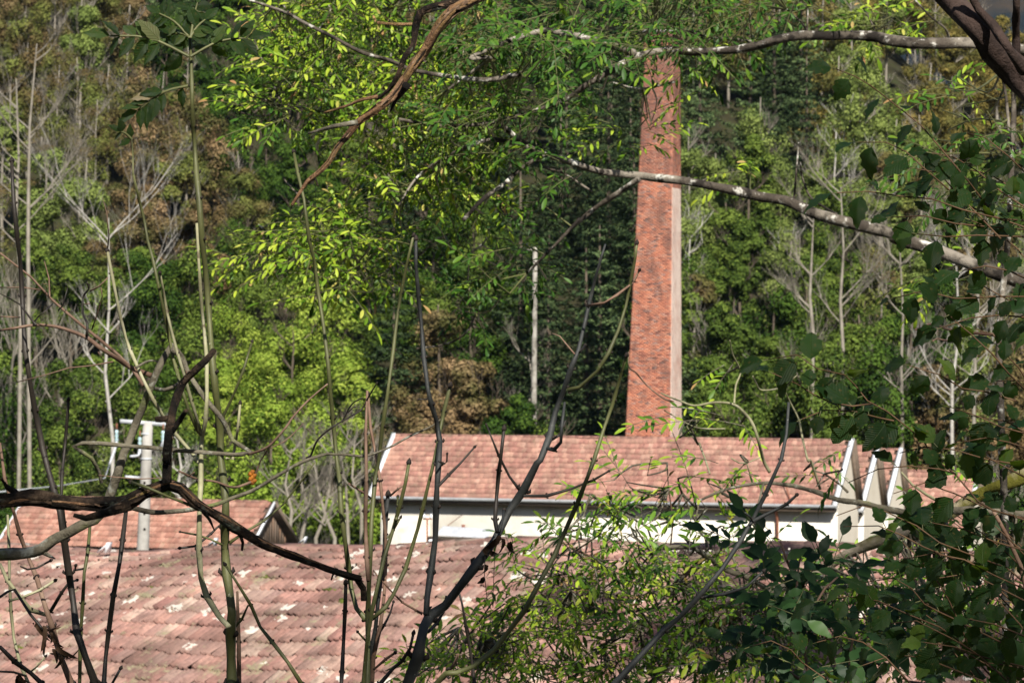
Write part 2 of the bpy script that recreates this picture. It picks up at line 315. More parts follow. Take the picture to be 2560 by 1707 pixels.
# ------------------------------------------------------------------ terrain
def smooth(t): t = max(0, min(1, t)); return t*t*(3-2*t)
def height(X, Y):
    n = mnoise.noise(Vector((X*.03, Y*.03, 0)))*1.5+mnoise.noise(Vector((X*.12, Y*.12, 3)))*.4
    if Y < 2: z = 12.2+(2-Y)*.25
    elif Y < 10: z = 12.2-(Y-2)*.35
    elif Y < 24: z = 9.4-(Y-10)*.5
    elif Y < 50: z = 2.4-(Y-24)*.09
    else: z = 0.0
    if Y < 24: n *= .1
    elif Y < 168: n *= .15
    if Y > 168:
        up = (Y-168)*.40*smooth((Y-160)/25)
        az = X/max(Y, 1); cap = 24+max(0, (.17-az))*420+max(0, min(.06, .06-(az-.1)))*120
        if az > .105: cap = 24+(.17-az)*300
        cap = max(cap, 2)
        z += min(up, cap)
    return z+n
def grid(xs, ys, f):
    V = [(x, y, f(x, y)) for y in ys for x in xs]; nx = len(xs)
    F = [(j*nx+i, j*nx+i+1, (j+1)*nx+i+1, (j+1)*nx+i) for j in range(len(ys)-1) for i in range(nx-1)]
    return V, F
xs = sorted(set([-2600,-1200,-600,-350,-220]+[x*6 for x in range(-28, 29)]+[220,350,600,1200,2600]))
ys = sorted(set([-600,-300,-150,-80,-40,-20,-10,-5,0,2,4,6,8,10,13,16,20,24,30,40,50,70,100,130,150,160]+list(range(166, 330, 5))+[350,400,500,700,1000,1500,2100,2700]))
mb = MB(); V, F = grid(xs, ys, height); mb.add(V, F); mb.build('ground', MT['forest_floor'], smooth=True, kind='structure')
def mount(x, y):
    t = smooth((y-900)/1300)
    return -30+t*(520+120*mnoise.noise(Vector((x*.0012, y*.0012, 5))))+14*mnoise.noise(Vector((x*.02, y*.02, 1)))+9*mnoise.noise(Vector((x*.06, y*.06, 1)))
mb = MB(); V, F = grid([x*14 for x in range(-60, 110)], [900+y*14 for y in range(0, 120)], mount); mb.add(V, F)
mb.build('mountain', MT['far_forest'], smooth=True, kind='structure')

# ------------------------------------------------------------------ roof tiles, common to the buildings
def tile_arrays(wd, ln, th=.018):
    cs = [(0, .002), (.10, .021), (.24, .003), (.44, .000), (.56, .018), (.70, .002), (.98, .000)]
    V = []; F = []
    for (u, h) in cs: V.append((u*wd, 0, h))                                   # back edge
    for i, (u, h) in enumerate(cs):
        V.append((u*wd, -ln-(.008 if .1 < u < .9 else 0), h))                  # front, scalloped
    for i, (u, h) in enumerate(cs): V.append((u*wd, -ln-(.008 if .1 < u < .9 else 0)+.004, h-th-.012))
    n = len(cs)
    for i in range(n-1):
        F.append((i, n+i, n+i+1, i+1)); F.append((n+i, 2*n+i, 2*n+i+1, n+i+1))
    F.append((0, 0, n, 2*n)) if False else None
    F = [f for f in F if f]
    return np.array(V, dtype=np.float32), np.array(F)
def lay_tiles(parent, surf, ncol, nrow, wd, ln, mat, W, seed=1, keep=300, mats_extra=None, jit=1.0, vis=None):
    """surf(u, v) gives the local point, u along the eave, v up the slope (metres); W maps local to world"""
    rg = random.Random(seed); TV, TF = tile_arrays(wd, ln*1.1)
    me = MB(); me.add(TV, TF); tme = me.mesh('tile', mat)
    items = []
    for r in range(nrow):
        off = (r % 2)*wd*.5
        for c in range(ncol):
            u = c*wd+off; v = (r+1)*ln
            if u > ncol*wd-wd*.6: continue
            p = surf(u, v); pu = surf(u+wd, v); pd = surf(u, v-ln)
            ax = (pu-p).normalized(); ay = (p-pd).normalized(); az = ax.cross(ay).normalized()
            ay = (ay+az*(-.10+rg.uniform(-.012, .012)*jit)).normalized(); az = ax.cross(ay).normalized()
            ax2 = (ax+ay*rg.uniform(-.02, .02)*jit+az*rg.uniform(-.015, .015)*jit).normalized(); ay = az.cross(ax2).normalized(); az = ax2.cross(ay)
            p = p+az*(.012+rg.uniform(0, .006)*jit)+ay*rg.uniform(-.012, .012)*jit
            M = Matrix((ax2, ay, az)).transposed().to_4x4(); M.translation = p
            wp = W @ p; q = proj(wp)
            inside = -20 < q[0] < 2372 and -20 < q[1] < 1590 and (vis is None or vis(q))
            items.append((0 if inside else 1, wp.y, M))
    items.sort(key=lambda t: (t[0], t[1]))
    for _, _, M in items[:keep]: child('tile', tme, parent, M)
    rest = MB()
    for _, _, M in items[keep:]:
        A = np.array(M); rest.add(TV@A[:3,:3].T+A[:3,3], TF, rg.random())
    if rest.n: rest.build('tiles', mat, parent, kind='stuff')
def ridge_tiles(parent, a, b, r, mat, ln=.38, seed=0):
    """half-round caps along a ridge from a to b"""
    rg = random.Random(seed); n = max(1, int((b-a).length/ln)); d = (b-a).normalized(); up = Vector((0,0,1)); s = d.cross(up).normalized()
    m0 = MB(); V = []
    for e, rr in ((0, 1.0), (1, .88)):
        for k in range(7):
            an = math.pi*k/6; V.append((e*ln*1.06, math.cos(an)*r*rr, math.sin(an)*r*.8*rr))
    for k in range(7):
        an = math.pi*k/6; V.append((0, math.cos(an)*r*.8, math.sin(an)*r*.62))
    F = [(k, k+1, 7+k+1, 7+k) for k in range(6)]+[(k, 14+k, 14+k+1, k+1) for k in range(6)]
    m0.add(V, F); me = m0.mesh('ridge_tile', mat)
    for i in range(n):
        M = basis(a+d*(i*ln), d+up*rg.uniform(-.02,.02), up+s*rg.uniform(-.05,.05)); child('ridge_tile', me, parent, M)

# ------------------------------------------------------------------ factory hall with saw-tooth bays
TH = R(21.8)
Rv = Vector((math.cos(TH), -math.sin(TH), 0)); Sv = Vector((math.sin(TH), math.cos(TH), 0))
def W_of(loc, th): return Matrix.Translation(loc) @ Matrix.Rotation(-th, 4, 'Z')
eL = S(925, 1240, 154.0)
def factory_bay(idx, off_s, dz, length, label, roof_h=2.85, roof_d=2.85, front=True):
    loc = eL+Sv*off_s+Vector((0,0,dz)); ez = loc.z
    rt = thing('factory_hall', label, 'factory', (loc.x, loc.y, 0), -TH)
    W = Matrix.Translation((loc.x, loc.y, 0)) @ Matrix.Rotation(-TH, 4, 'Z')
    back = 1.25; rz = ez+roof_h                    # steep back slope after the ridge
    n = lambda v: (v[0], v[1], v[2])
    # walls: front plate, right and left gables with real thickness
    m = MB(); box(m, (.35, .55, -1), (length-.12, .85, ez-.12)); m.build('front_wall', MT['plaster'], rt)
    for gx, nm in ((length-.38, 'gable_wall'), (.35, 'gable_wall')):
        m = MB(); g = [(.86, -1), (roof_d+back+.1, -1), (roof_d+back+.1, ez-.15), (roof_d, rz-.12), (.86, ez+.55)]
        V = [(gx, y, z) for y, z in g]+[(gx+.26, y, z) for y, z in g]
        m.add(V, [(4,3,2,1), (6,7,8,9)]); m.add(V, [(0,4,1,1)][:0] or [(4,1,0)]); m.add(V, [(5,6,9)])
        m.add(V, [(i, (i+1) % 5, (i+1) % 5+5, i+5) for i in range(5)])
        m.build(nm, MT['plaster_side'], rt)
    # roof deck under the tiles, steep glazed back slope
    m = MB(); sl = math.atan2(roof_h, roof_d)
    V = [(0,0,ez-.05), (length,0,ez-.05), (length,roof_d,rz-.05), (0,roof_d,rz-.05), (0,0.02,ez-.15), (length,.02,ez-.15), (length,roof_d,rz-.2), (0,roof_d,rz-.2)]
    m.add(V, [(0,1,2,3), (7,6,5,4), (0,4,5,1), (1,5,6,2), (2,6,7,3), (3,7,4,0)]); m.build('roof_deck', MT['roof_deck'], rt)
    m = MB(); V = [(.1,roof_d+.02,rz-.06), (length-.1,roof_d+.02,rz-.06), (length-.1,roof_d+back,ez-.2), (.1,roof_d+back,ez-.2)]
    m.add(V+[(x, y-.06, z-.03) for x, y, z in V], [(1,0,3,2), (4,5,6,7)]); m.build('skylight', MT['dark_glass'], rt)
    def surf(u, v): return Vector((u, v*math.cos(sl)-.05, ez+v*math.sin(sl)+.035*math.sin(u*.7+idx)*math.sin(v*1.1)+.015*math.sin(u*2.3)))
    L = math.hypot(roof_d, roof_h); nr = 12
    lay_tiles(rt, surf, int(length/.23), nr, .23, L/nr, MT['tile_mid'], W, seed=idx, keep=300 if idx == 1 else 200, jit=1.2)
    ridge_tiles(rt, Vector((0,roof_d,rz+.0)), Vector((length,roof_d,rz+.0)), .12, MT['tile_mid'], seed=idx)
    # verge boards: white along the tiled slope, brown down the back
    for gx in (-.06, length-.10):
        m = MB(); A = basis(Vector((gx, -.08, ez-.03)), (0, math.cos(sl), math.sin(sl)), (0, -math.sin(sl), math.cos(sl)))
        box(m, (0, -.17, -.12), (L+.12, .02, .10), M=A); m.build('verge_board', MT['white_trim'], rt)
    m = MB(); dn = Vector((0, back, -(rz-ez+.1))); Ld = dn.length
    A = basis(Vector((length+.0, roof_d+.08, rz+.02)), dn, (0, -dn.z, back)); box(m, (0, -.12, -.12), (Ld, .12, .10), M=A)
    A = basis(Vector((length-.02, roof_d-.16, rz-.25)), dn, (0, -dn.z, back)); box(m, (0, -.10, -.02), (Ld-.2, .06, .06), M=A)
    m.build('verge_board', MT['dark_trim'], rt)
    # gutter: half-round channel with a lip, on a dark fascia
    m = MB(); prof = [(-.16,.05), (-.155,-.02), (-.11,-.09), (-.04,-.10), (.0,-.04), (.01,.03)]
    V = [(x, y, ez-.03+z) for x in (-.05, length+.03) for y, z in prof]; k = len(prof)
    m.add(V, [(i, i+1, k+i+1, k+i) for i in range(k-1)]); V2 = [(x, y*.9, z+.008) for x, y, z in V]; m.add(V2, [(k+i, k+i+1, i+1, i) for i in range(k-1)])
    m.build('gutter', MT['zinc'], rt)
    m = MB(); box(m, (.05, .02, ez-.30), (length-.05, .07, ez-.16)); box(m, (.05, .07, ez-.2), (length-.05, .55, ez-.165)); m.build('eaves_board', MT['dark_trim'], rt)
    return rt, W, ez, rz, length
LEN = 23.2
hall, HW, ez, rz, _ = factory_bay(1, 0, 0, LEN, 'long red-tiled factory hall with pale rendered front wall below the brick chimney')
factory_bay(2, 4.45, -.42, LEN, 'second saw-tooth bay behind the long hall, its white verge showing at the right end')
factory_bay(3, 8.75, -.70, LEN, 'third and farthest saw-tooth bay, narrow white verge just past the second')
factory_bay(4, 14.0, -1.95, LEN+2.6, 'lower red-tiled roof sticking out to the right beyond the saw-tooth bays')
# parts on the first hall
m = MB(); xx = LEN-2.9
tube(m, [(xx,.02,ez-.08), (xx,.25,ez-.4), (xx,.42,ez-.7), (xx,.42,0.2)], [.07]*4, 8); m.build('downpipe', MT['rust'], hall)
m = MB(); box(m, (.34, .50, -1), (2.9, .546, ez-.93)); m.build('wall_panel', MT['plaster'], hall)
m = MB(); tube(m, [(xx+.8, .5, ez-.2), (xx+.8, -.05, ez+.05), (xx+.3, .5, ez+1.2)], [.03]*3, 6); m.build('vent_pipe', MT['rust'], hall)
# small rusty chimney cowl pieces at the foot of the stack behind the ridge
m = MB(); cx = S(1575, 1098, 158.0)
for k, (dx, h) in enumerate(((-.35,.32), (.0,.42), (.33,.36))):
    box(m, (dx-.14, -.12, -.8), (dx+.12, .12, h), M=Matrix.Translation((0,0,0)) @ Matrix.Rotation(R(8*k-6), 4, 'Y'))
o = m.build('metal_cowl', MT['rust']); o.location = cx+Vector((0,0,-.2)); tag(o, 'rusty sheet-metal roof cowls standing behind the ridge at the foot of the chimney', 'roof cowl')

# lean-to with grey sheets in front of the hall wall, rusty poles
lt = thing('lean_to_shed', 'low lean-to with grey corrugated sheets against the pale hall wall', 'shed', (0,0,0))
a = S(1085, 1338, 140.0); b = S(1215, 1346, 138.5)
m = MB(); dirv = (b-a)
for k in range(26):
    t0 = k/26; t1 = (k+.5)/26; t2 = (k+1)/26
    p0 = a+dirv*t0; p1 = a+dirv*t1; p2 = a+dirv*t2; up = Vector((.35, 1.6, .30))
    V = [p0, p1+Vector((0,0,.05)), p1+up+Vector((0,0,.05)), p0+up, p2, p2+up]
    m.add([tuple(v) for v in V], [(0,1,2,3), (1,4,5,2)])
m.build('sheet', MT['zinc'], lt)
m = MB(); a2 = S(1072, 1346, 140.4); b2 = S(1260, 1352, 138); tube(m, [a2, b2], [.12,.12], 6)
tube(m, [a2, Vector((a2.x, a2.y, 0))], [.07,.07], 6); tube(m, [b2, Vector((b2.x, b2.y, 0))], [.07,.07], 6); m.build('frame', MT['dark_trim'], lt)
ip = thing('insulator_post', 'thin rusty post with crossbar and two white insulators before the hall wall', 'post', S(1068, 1345, 141))
L0 = ip.location; m = MB(); tp = S(1068, 1294, 141)-L0; tube(m, [Vector((0,0,-7)), tp], [.05,.04], 6); a = S(1058,1296,141)-L0; b = S(1080,1296,141)-L0; tube(m, [a, b], [.04,.04], 5); m.build('post', MT['rust'], ip)
for xq in (1060, 1078):
    m = MB(); q = S(xq, 1296, 141)-L0; tube(m, [q, q+Vector((0,0,.05)), q+Vector((0,0,.15)), q+Vector((0,0,.22))], [.03,.08,.075,.02], 8); m.build('insulator', MT['ceramic'], ip)
o = MB(); p = S(1158, 1325, 142); tube(o, [Vector((0,0,-6)), Vector((0,0,0)), Vector((0,0,.25))], [.05,.05,.09], 7); o = o.build('stove_pipe', MT['rust']); o.location = p; tag(o, 'short rusty stove pipe sticking up beside the lean-to', 'pipe')
o = MB(); tube(o, [S(1098,1330,142), S(1158,1284,150)], [.018,.018], 5); o = o.build('stay_wire', MT['rust']); tag(o, 'slanting rusty stay wire in front of the pale wall', 'wire')

# ------------------------------------------------------------------ brick chimney
CY = 166.0; kx = CY/8000
th_c = R(17.0)
cb = S(1634, 1125, CY); ct = S(1656, 84, CY)
zb, zt = 0.0, ct.z
def side(z):                                  # half width
    y = 853.5-(z-CZ)/kx; t = (y-84)/(1110-84)
    wpx = 86+(136-86)*max(0, min(1.4, (y-150)/(1100-150))) if y > 150 else 86
    return wpx*kx/(math.cos(th_c)+math.sin(th_c)*.75)/2
def axis_c(z):
    y = 853.5-(z-CZ)/kx; x = 1634+(1100-y)/(1100-84)*24
    return (x-1280)*kx
ch = thing('brick_chimney', 'tall tapering square factory chimney of red brick rising behind the long roof', 'chimney', (axis_c(8), CY, 0), 0)
LC = Vector((axis_c(8), CY, 0))
Rm = np.array(Matrix.Rotation(-th_c, 3, 'Z'))
# core of mortar
m = MB(); V = []
zs = np.linspace(zb, zt-.2, 24)
for z in zs:
    h = side(z)-.012; cxx = axis_c(z)-LC.x
    for sx, sy in ((-1,-1), (1,-1), (1,1), (-1,1)):
        q = Rm@np.array([sx*h, sy*h, 0]); V.append((q[0]+cxx, q[1], z))
F = [(i*4+k, i*4+(k+1) % 4, (i+1)*4+(k+1) % 4, (i+1)*4+k) for i in range(len(zs)-1) for k in range(4)]
m.add(V, F); b = (len(zs)-1)*4; m.add(V, [(b, b+1, b+2, b+3)]); m.build('core', MT['mortar'], ch)
course = .078; items = []
nc = int((zt-zb)/course)
for c in range(nc):
    z = zb+c*course; h = side(z+.03); cxx = axis_c(z)-LC.x
    corb = 0.0
    if c > nc-4: corb = .10
    elif c > nc-12 : corb = .05 if (c % 3) else .09
    hh = h+corb
    for f in range(4):
        if z < 3: continue
        nb = max(4, int(round(2*hh/.235))); bw = 2*hh/nb; off = (c % 2)*.5
        for k in range(nb+(1 if off else 0)):
            x0 = -hh+(k-off)*bw+.005; x1 = x0+bw-.01
            x0 = max(x0, -hh+.0); x1 = min(x1, hh-.0)
            if x1-x0 < .03: continue
            items.append((f, x0, x1, z, hh, cxx, corb))
rg = random.Random(3)
vis_items = [t for t in items if t[0] in (0, 1) and t[3] > 8.6]
mbr = {0: MB(), 1: MB()}
limed_z = CZ+(853.5-475)*kx
near = sorted(vis_items, key=lambda t: t[3])
chosen = set(id(t) for t in near[:300])
bm_mesh = {}
def brick_mesh(wq, mat):
    key = (round(wq, 2), mat)
    if key not in bm_mesh:
        m = MB(); w2 = key[0]/2; box(m, (-w2, -.06, .004), (w2, .012, course-.008)); bm_mesh[key] = m.mesh('brick', MT[mat])
    return bm_mesh[key]
for t in items:
    f, x0, x1, z, hh, cxx, corb = t
    lim = 1 if (f == 1 and z < limed_z) else 0
    ang = f*math.pi/2-th_c
    if id(t) in chosen:
        M = Matrix.Translation((cxx, 0, z)) @ Matrix.Rotation(ang, 4, 'Z') @ Matrix.Translation(((x0+x1)/2, -hh+rg.uniform(-.003,.003), 0))
        M = M @ Matrix.Rotation(math.pi if False else 0, 4, 'Z')
        # outward is -y of the face frame: turn the brick so its proud side looks out
        child('brick', brick_mesh(x1-x0, 'brick_limed' if lim else 'brick'), ch, M @ Matrix.Rotation(math.pi, 4, 'Z'))
    else:
        pr = rg.uniform(-.004, .006); ca, sa = math.cos(ang), math.sin(ang)
        v = np.array([(x, y, zz) for x in (x0, x1) for y in (-hh-.010-pr, -hh+.05) for zz in (z+.004, z+course-.008)], dtype=np.float32)
        v2 = v.copy(); v2[:,0] = v[:,0]*ca-v[:,1]*sa+cxx; v2[:,1] = v[:,0]*sa+v[:,1]*ca
        mbr[lim].add(v2, BOXF[[0,1,2,4,5]], rg.random())
mbr[0].build('brickwork', MT['brick'], ch, kind='stuff'); mbr[1].build('brickwork', MT['brick_limed'], ch, kind='stuff')
m = MB(); h = side(zt)+.14; m2 = Matrix.Translation((axis_c(zt)-LC.x, 0, 0)) @ Matrix.Rotation(-th_c, 4, 'Z')
for lo, hi in (((-h,-h,zt), (h,-h+.3,zt+.16)), ((-h,h-.3,zt), (h,h,zt+.16)), ((-h,-h+.302,zt), (-h+.3,h-.302,zt+.16)), ((h-.3,-h+.302,zt), (h,h-.302,zt+.16))): box(m, lo, hi, M=m2)
m.build('cap', MT['concrete'], ch)

# ------------------------------------------------------------------ small building on the left
def gable_house():
    Y0 = 138.0; e = S(0, 1372, Y0); e = e-Rv*.1+Vector((0,0,.28))
    r_ = S(640, 1341, Y0); length = 12.1
    loc = e; ezz = e.z-.05; d = 2.35; hgt = 1.9; ln = length
    rt = thing('small_building', 'small outbuilding with salmon tiled gable roof and dark boarded gable, behind the concrete pole', 'building', (loc.x, loc.y, 0), -TH)
    W = Matrix.Translation((loc.x, loc.y, 0)) @ Matrix.Rotation(-TH, 4, 'Z')
    m = MB(); box(m, (.3, .3, 0), (ln-.3, .5, ezz-.02)); box(m, (.3, 2*d-.5, 0), (ln-.3, 2*d-.3, ezz-.02)); m.build('wall', MT['plaster'], rt)
    m = MB(); box(m, (ln-.52, .502, 0), (ln-.32, 2*d-.502, ezz-.03)); box(m, (.32, .502, 0), (.52, 2*d-.502, ezz-.03)); m.build('wall', MT['plaster_side'], rt)
    nb = 16
    for k in range(nb):                                   # upright boards of the gable
        y0 = .5+(2*d-1)*k/nb; y1 = y0+(2*d-1)/nb-.015
        f = lambda y: ezz+hgt*(1-abs(y-d)/d)-.09
        m = MB(); x0 = ln-.36; x1 = ln-.33+.008*(k % 2)
        V = [(x, y, z) for x in (x0, x1) for (y, z) in ((y0, ezz-.02), (y1, ezz-.02), (y1, f(y1)), (y0, f(y0)))]
        m.add(V, [(0,3,2,1), (4,5,6,7), (0,1,5,4), (1,2,6,5), (2,3,7,6), (3,0,4,7)]); m.build('board', MT['wood_board'], rt)
    sl = math.atan2(hgt, d); L = math.hypot(d, hgt)
    m = MB()
    for s in (0, 1):
        V = [(0, 0, ezz-.05), (ln, 0, ezz-.05), (ln, d, ezz+hgt-.05), (0, d, ezz+hgt-.05)]
        V = V+[(x, y, z-.08) for x, y, z in V]
        if s: V = [(x, 2*d-y, z) for x, y, z in V]
        m.add(V, [(0,1,2,3), (7,6,5,4), (0,4,5,1), (1,5,6,2), (3,7,4,0)])
    m.build('roof_deck', MT['roof_deck'], rt)
    surf = lambda u, v: Vector((u, v*math.cos(sl)-.04, ezz+v*math.sin(sl)))
    lay_tiles(rt, surf, int(ln/.23), 9, .23, L/9, MT['tile_left'], W, seed=11, keep=300)
    surf2 = lambda u, v: Vector((ln-u, 2*d-v*math.cos(sl)+.04, ezz+v*math.sin(sl)))
    lay_tiles(rt, surf2, int(ln/.23), 9, .23, L/9, MT['tile_left'], W, seed=12, keep=0)
    ridge_tiles(rt, Vector((0,d,ezz+hgt)), Vector((ln,d,ezz+hgt)), .11, MT['tile_left'])
    for gx in (-.05, ln-.02):
        for s in (1, -1):
            m = MB(); o = Vector((gx+.04, -.12 if s == 1 else 2*d+.12, ezz-.07)); dd = Vector((0, s*math.cos(sl), math.sin(sl)))
            A = basis(o, dd, (0, -s*math.sin(sl), math.cos(sl))); box(m, (0, -.03, -.09), (L+.10, .03, .07), M=A)
            b = m.build('verge_board', MT['white_trim' if s == 1 else 'dark_trim'], rt)
gable_house()

# ------------------------------------------------------------------ near roof (big, weathered)
TF_ = R(33.0); RF = Vector((math.cos(TF_), -math.sin(TF_), 0)); SF = Vector((math.sin(TF_), math.cos(TF_), 0))
f0 = S(380, 1700, 34.0)                        # a point of the slope at the frame's lower edge
NR = 26; LNR = .292
# profile: slope angle per row, counted from the lowest row
angs = [25]*18+[24.5, 24, 23.5, 22.5, 20, 16, 11, 6]
prof = [(0, 0)]
for a in angs: prof.append((prof[-1][0]+math.cos(R(a))*LNR, prof[-1][1]+math.sin(R(a))*LNR))
vis_row = 14
base_local = prof[vis_row]
near_len = 30.0; near_off = 9.5
org = f0-RF*near_off-SF*base_local[0]-Vector((0,0,base_local[1]))
nr_ = thing('near_building', 'large low building with a weathered mottled tile roof filling the lower picture', 'building', (org.x, org.y, 0), -TF_)
WN = Matrix.Translation((org.x, org.y, 0)) @ Matrix.Rotation(-TF_, 4, 'Z')
oz = org.z
def psurf(u, v):
    i = v/LNR; k = int(max(0, min(len(prof)-2, math.floor(i)))); t = i-k
    y = prof[k][0]+(prof[k+1][0]-prof[k][0])*t; z = prof[k][1]+(prof[k+1][1]-prof[k][1])*t
    uu = (u-near_off)
    wv = .05*math.sin(u*.55+1)+.03*math.sin(u*1.7)
    warp = max(0, (i-14))/12*uu*.035
    return Vector((u, y, oz+z+warp+wv*min(1, .3+i/20)))
lay_tiles(nr_, psurf, int(near_len/.155), NR, .155, LNR, MT['tile_old'], WN, seed=21, keep=300, jit=2.2)
def strip_mesh(us, off, vmax): 
    V = []; vs = [k*LNR for k in range(0, NR+1)]
    for v in vs:
        for u in us:
            p = psurf(u, v); V.append((p.x, p.y, p.z-off))
    n = len(us); return V, [(j*n+i, j*n+i+1, (j+1)*n+i+1, (j+1)*n+i) for j in range(len(vs)-1) for i in range(n-1)]
us = [k*near_len/40 for k in range(41)]
m = MB(); V, F = strip_mesh(us, .05, NR); m.add(V, F)
rp = [psurf(u, NR*LNR) for u in us]; yb = prof[-1][0]*2
V = [tuple(p-Vector((0,0,.05))) for p in rp]+[(p.x, yb, oz) for p in rp]; n = len(us)
m.add(V, [(i, i+1, n+i+1, n+i) for i in range(n-1)]); m.build('roof_deck', MT['roof_deck'], nr_)
for k in range(int(near_len/.4)):
    a = psurf(k*.4, NR*LNR); b = psurf(k*.4+.4, NR*LNR)
    ridge_tiles(nr_, a+Vector((0,.03,-.02)), a+Vector((0,.03,-.02))+(b-a).normalized()*.385, .10, MT['tile_old'], ln=.38, seed=k)
m = MB(); box(m, (.3, .4, 0), (near_len-.3, .65, oz-.05)); box(m, (.3, yb-.65, 0), (near_len-.3, yb-.4, oz-.05)); m.build('wall', MT['plaster'], nr_)
m = MB()
for gx in (.3, near_len-.55):
    pts = [(p[0], p[1]) for p in prof if p[0] > .66]; prof2 = [(.66, -oz+0.0)]+pts+[(yb-.66, -.05), (yb-.66, -oz)]
    V = [(gx, y, oz+z-.12 if i not in (0, len(prof2)-1) else 0) for i, (y, z) in enumerate(prof2)]; nn = len(V)
    V += [(gx+.25, y, z) for _, y, z in V]
    for i in range(1, nn-1): m.add(V, [(0, i+1, i)]); m.add(V, [(nn, nn+i, nn+i+1)])
m.build('gable_wall', MT['plaster_side'], nr_)
# loose zinc flashings on the ridge and moss cushions on the slope
for xq, yq, sc in ((265, 1364, .22), (535, 1350, .16), (760, 1345, .14), (1072, 1356, .22), (1222, 1354, .2)):
    m = MB(); box(m, (-.5, -.3, 0), (.2, .3, .04), M=Matrix.Rotation(R(-38), 4, 'Y')); box(m, (.12, -.3, -.28), (.16, .32, .30), M=Matrix.Rotation(R(12), 4, 'Y'))
    o = m.build('flashing', MT['white_trim'], nr_); q = S(xq, yq+3, 38.0)
    o.matrix_basis = WN.inverted() @ Matrix.Translation(q) @ Matrix.Rotation(R(-30+xq % 17), 4, 'Z') @ Matrix.Scale(sc, 4)
rg = random.Random(5); MT['moss'] = mat_noise('moss', [(.3,(.05,.07,.012)), (.7,(.12,.14,.025))], 20, 5, .95, .6)
for k in range(26):
    u = rg.uniform(4, 26); v = rg.randint(15, 24)*LNR; p = psurf(u, v)+Vector((0,-.03,.02))
    m = MB(); V = []; N = 9; sx, sy, sz = rg.uniform(.04,.13), rg.uniform(.03,.06), rg.uniform(.015,.035)
    for j in range(4):
        for i in range(N):
            a = 2*math.pi*i/N; r = math.cos(j/3*1.4)*(1+.25*math.sin(a*3+k)); V.append((math.cos(a)*sx*r, math.sin(a)*sy*r, math.sin(j/3*1.5)*sz))
    m.add(V, [(j*N+i, j*N+(i+1) % N, (j+1)*N+(i+1) % N, (j+1)*N+i) for j in range(3) for i in range(N)])
    o = m.build('moss_cushion', MT['moss'], nr_, smooth=True); o.matrix_basis = Matrix.Translation(p) @ Matrix.Rotation(R(24), 4, 'X')

# ------------------------------------------------------------------ utility poles
pb = S(357, 1365, 120.0); pt = S(370, 1054, 120.0)
po = thing('utility_pole', 'pale tapering concrete pole with zinc crossarm and hanging insulators before the small tiled roof', 'utility pole', (pb.x-.25, pb.y, 0))
L0 = po.location; m = MB()
def cone4(m, a, b, w0, w1, sides=10):
    tube(m, [a+(b-a)*t for t in np.linspace(0, 1, 9)], [w0+(w1-w0)*t for t in np.linspace(0, 1, 9)], sides)
cone4(m, Vector((0,0,0)), pt-L0, .30, .185, 12); m.build('shaft', MT['concrete'], po, smooth=True)
for yq in (1084, 1146):
    c = S(366, yq, 120)-L0; m = MB(); tube(m, [c-Vector((0,0,.03)), c+Vector((0,0,.03))], [.20+(yq-1054)/311*.07]*2, 14); m.build('band', MT['zinc'], po)
for yq in (1206, 1283, 1322):
    c = S(361, yq, 119.76)-L0; m = MB(); tube(m, [c, c+Vector((0,.2,0))], [.05,.05], 8); m.build('step_hole', MT['bud'], po)
a = S(300, 1052, 119.7)-L0; b = S(418, 1061, 120.1)-L0
m = MB(); A = basis(a, b-a, (0,0,1)); box(m, (0,-.05,-.07), ((b-a).length,.05,.07), M=A); m.build('crossarm', MT['zinc'], po)
a2 = S(313, 1191, 119.7)-L0; b2 = S(352, 1194, 120)-L0; m = MB(); A = basis(a2, b2-a2, (0,0,1)); box(m, (0,-.04,-.05), ((b2-a2).length,.04,.05), M=A); m.build('bracket', MT['zinc'], po)
for (x0, y0, x1, y1) in ((292,1062,274,1160), (350,1080,325,1140), (408,1064,410,1100)):
    m = MB(); p0 = S(x0, y0-4, 119.6)-L0; p1 = S(x0, y0+12, 119.6)-L0; tube(m, [p0, p1], [.03,.03], 6); o = m.build('hanger', MT['rust'], po)
    m = MB(); q = [S(x0-.5, y0+12+k*5, 119.6)-L0 for k in range(7)]; tube(m, q, [.04,.08,.04,.08,.04,.08,.04], 10); m.build('insulator', MT['glass_blue'], po)
    m = MB(); q = [S(x0-.5, y0+42, 119.6)-L0, S(x0-4, y0+58, 119.5)-L0, S(x1, y1, 119.3)-L0]
    pts, ts = spline(q, .12); tube(m, pts, [.055-.02*t+(.015 if i % 2 else 0) for i, t in enumerate(ts)], 8); m.build('tension_rod', MT['zinc'], po)
o = MB(); p0 = S(262, 1210, 119); tube(o, [S(274,1160,119.3), S(262,1195,118), S(140,1215,100), S(-60,1235,80)], [.02]*4, 5); o = o.build('power_line', MT['zinc']); tag(o, 'thin power line running left from the concrete pole', 'cable')
b_ = S(1331, 930, 172); t_ = S(1338, 618, 172)
o = thing('utility_pole', 'distant pale pole with a small crossbar standing among the dark spruces', 'utility pole', (b_.x, b_.y, height(b_.x, b_.y)-.2))
L0 = o.location; m = MB(); cone4(m, Vector((0,0,0)), t_-L0, .19, .12); m.build('shaft', MT['old_pole'], o, smooth=True)
m = MB(); A = basis(S(1312,624,171.8)-L0, (1,.1,0), (0,0,1)); box(m, (0,-.03,-.03), (.8,.03,.03), M=A); m.build('crossarm', MT['old_pole'], o)

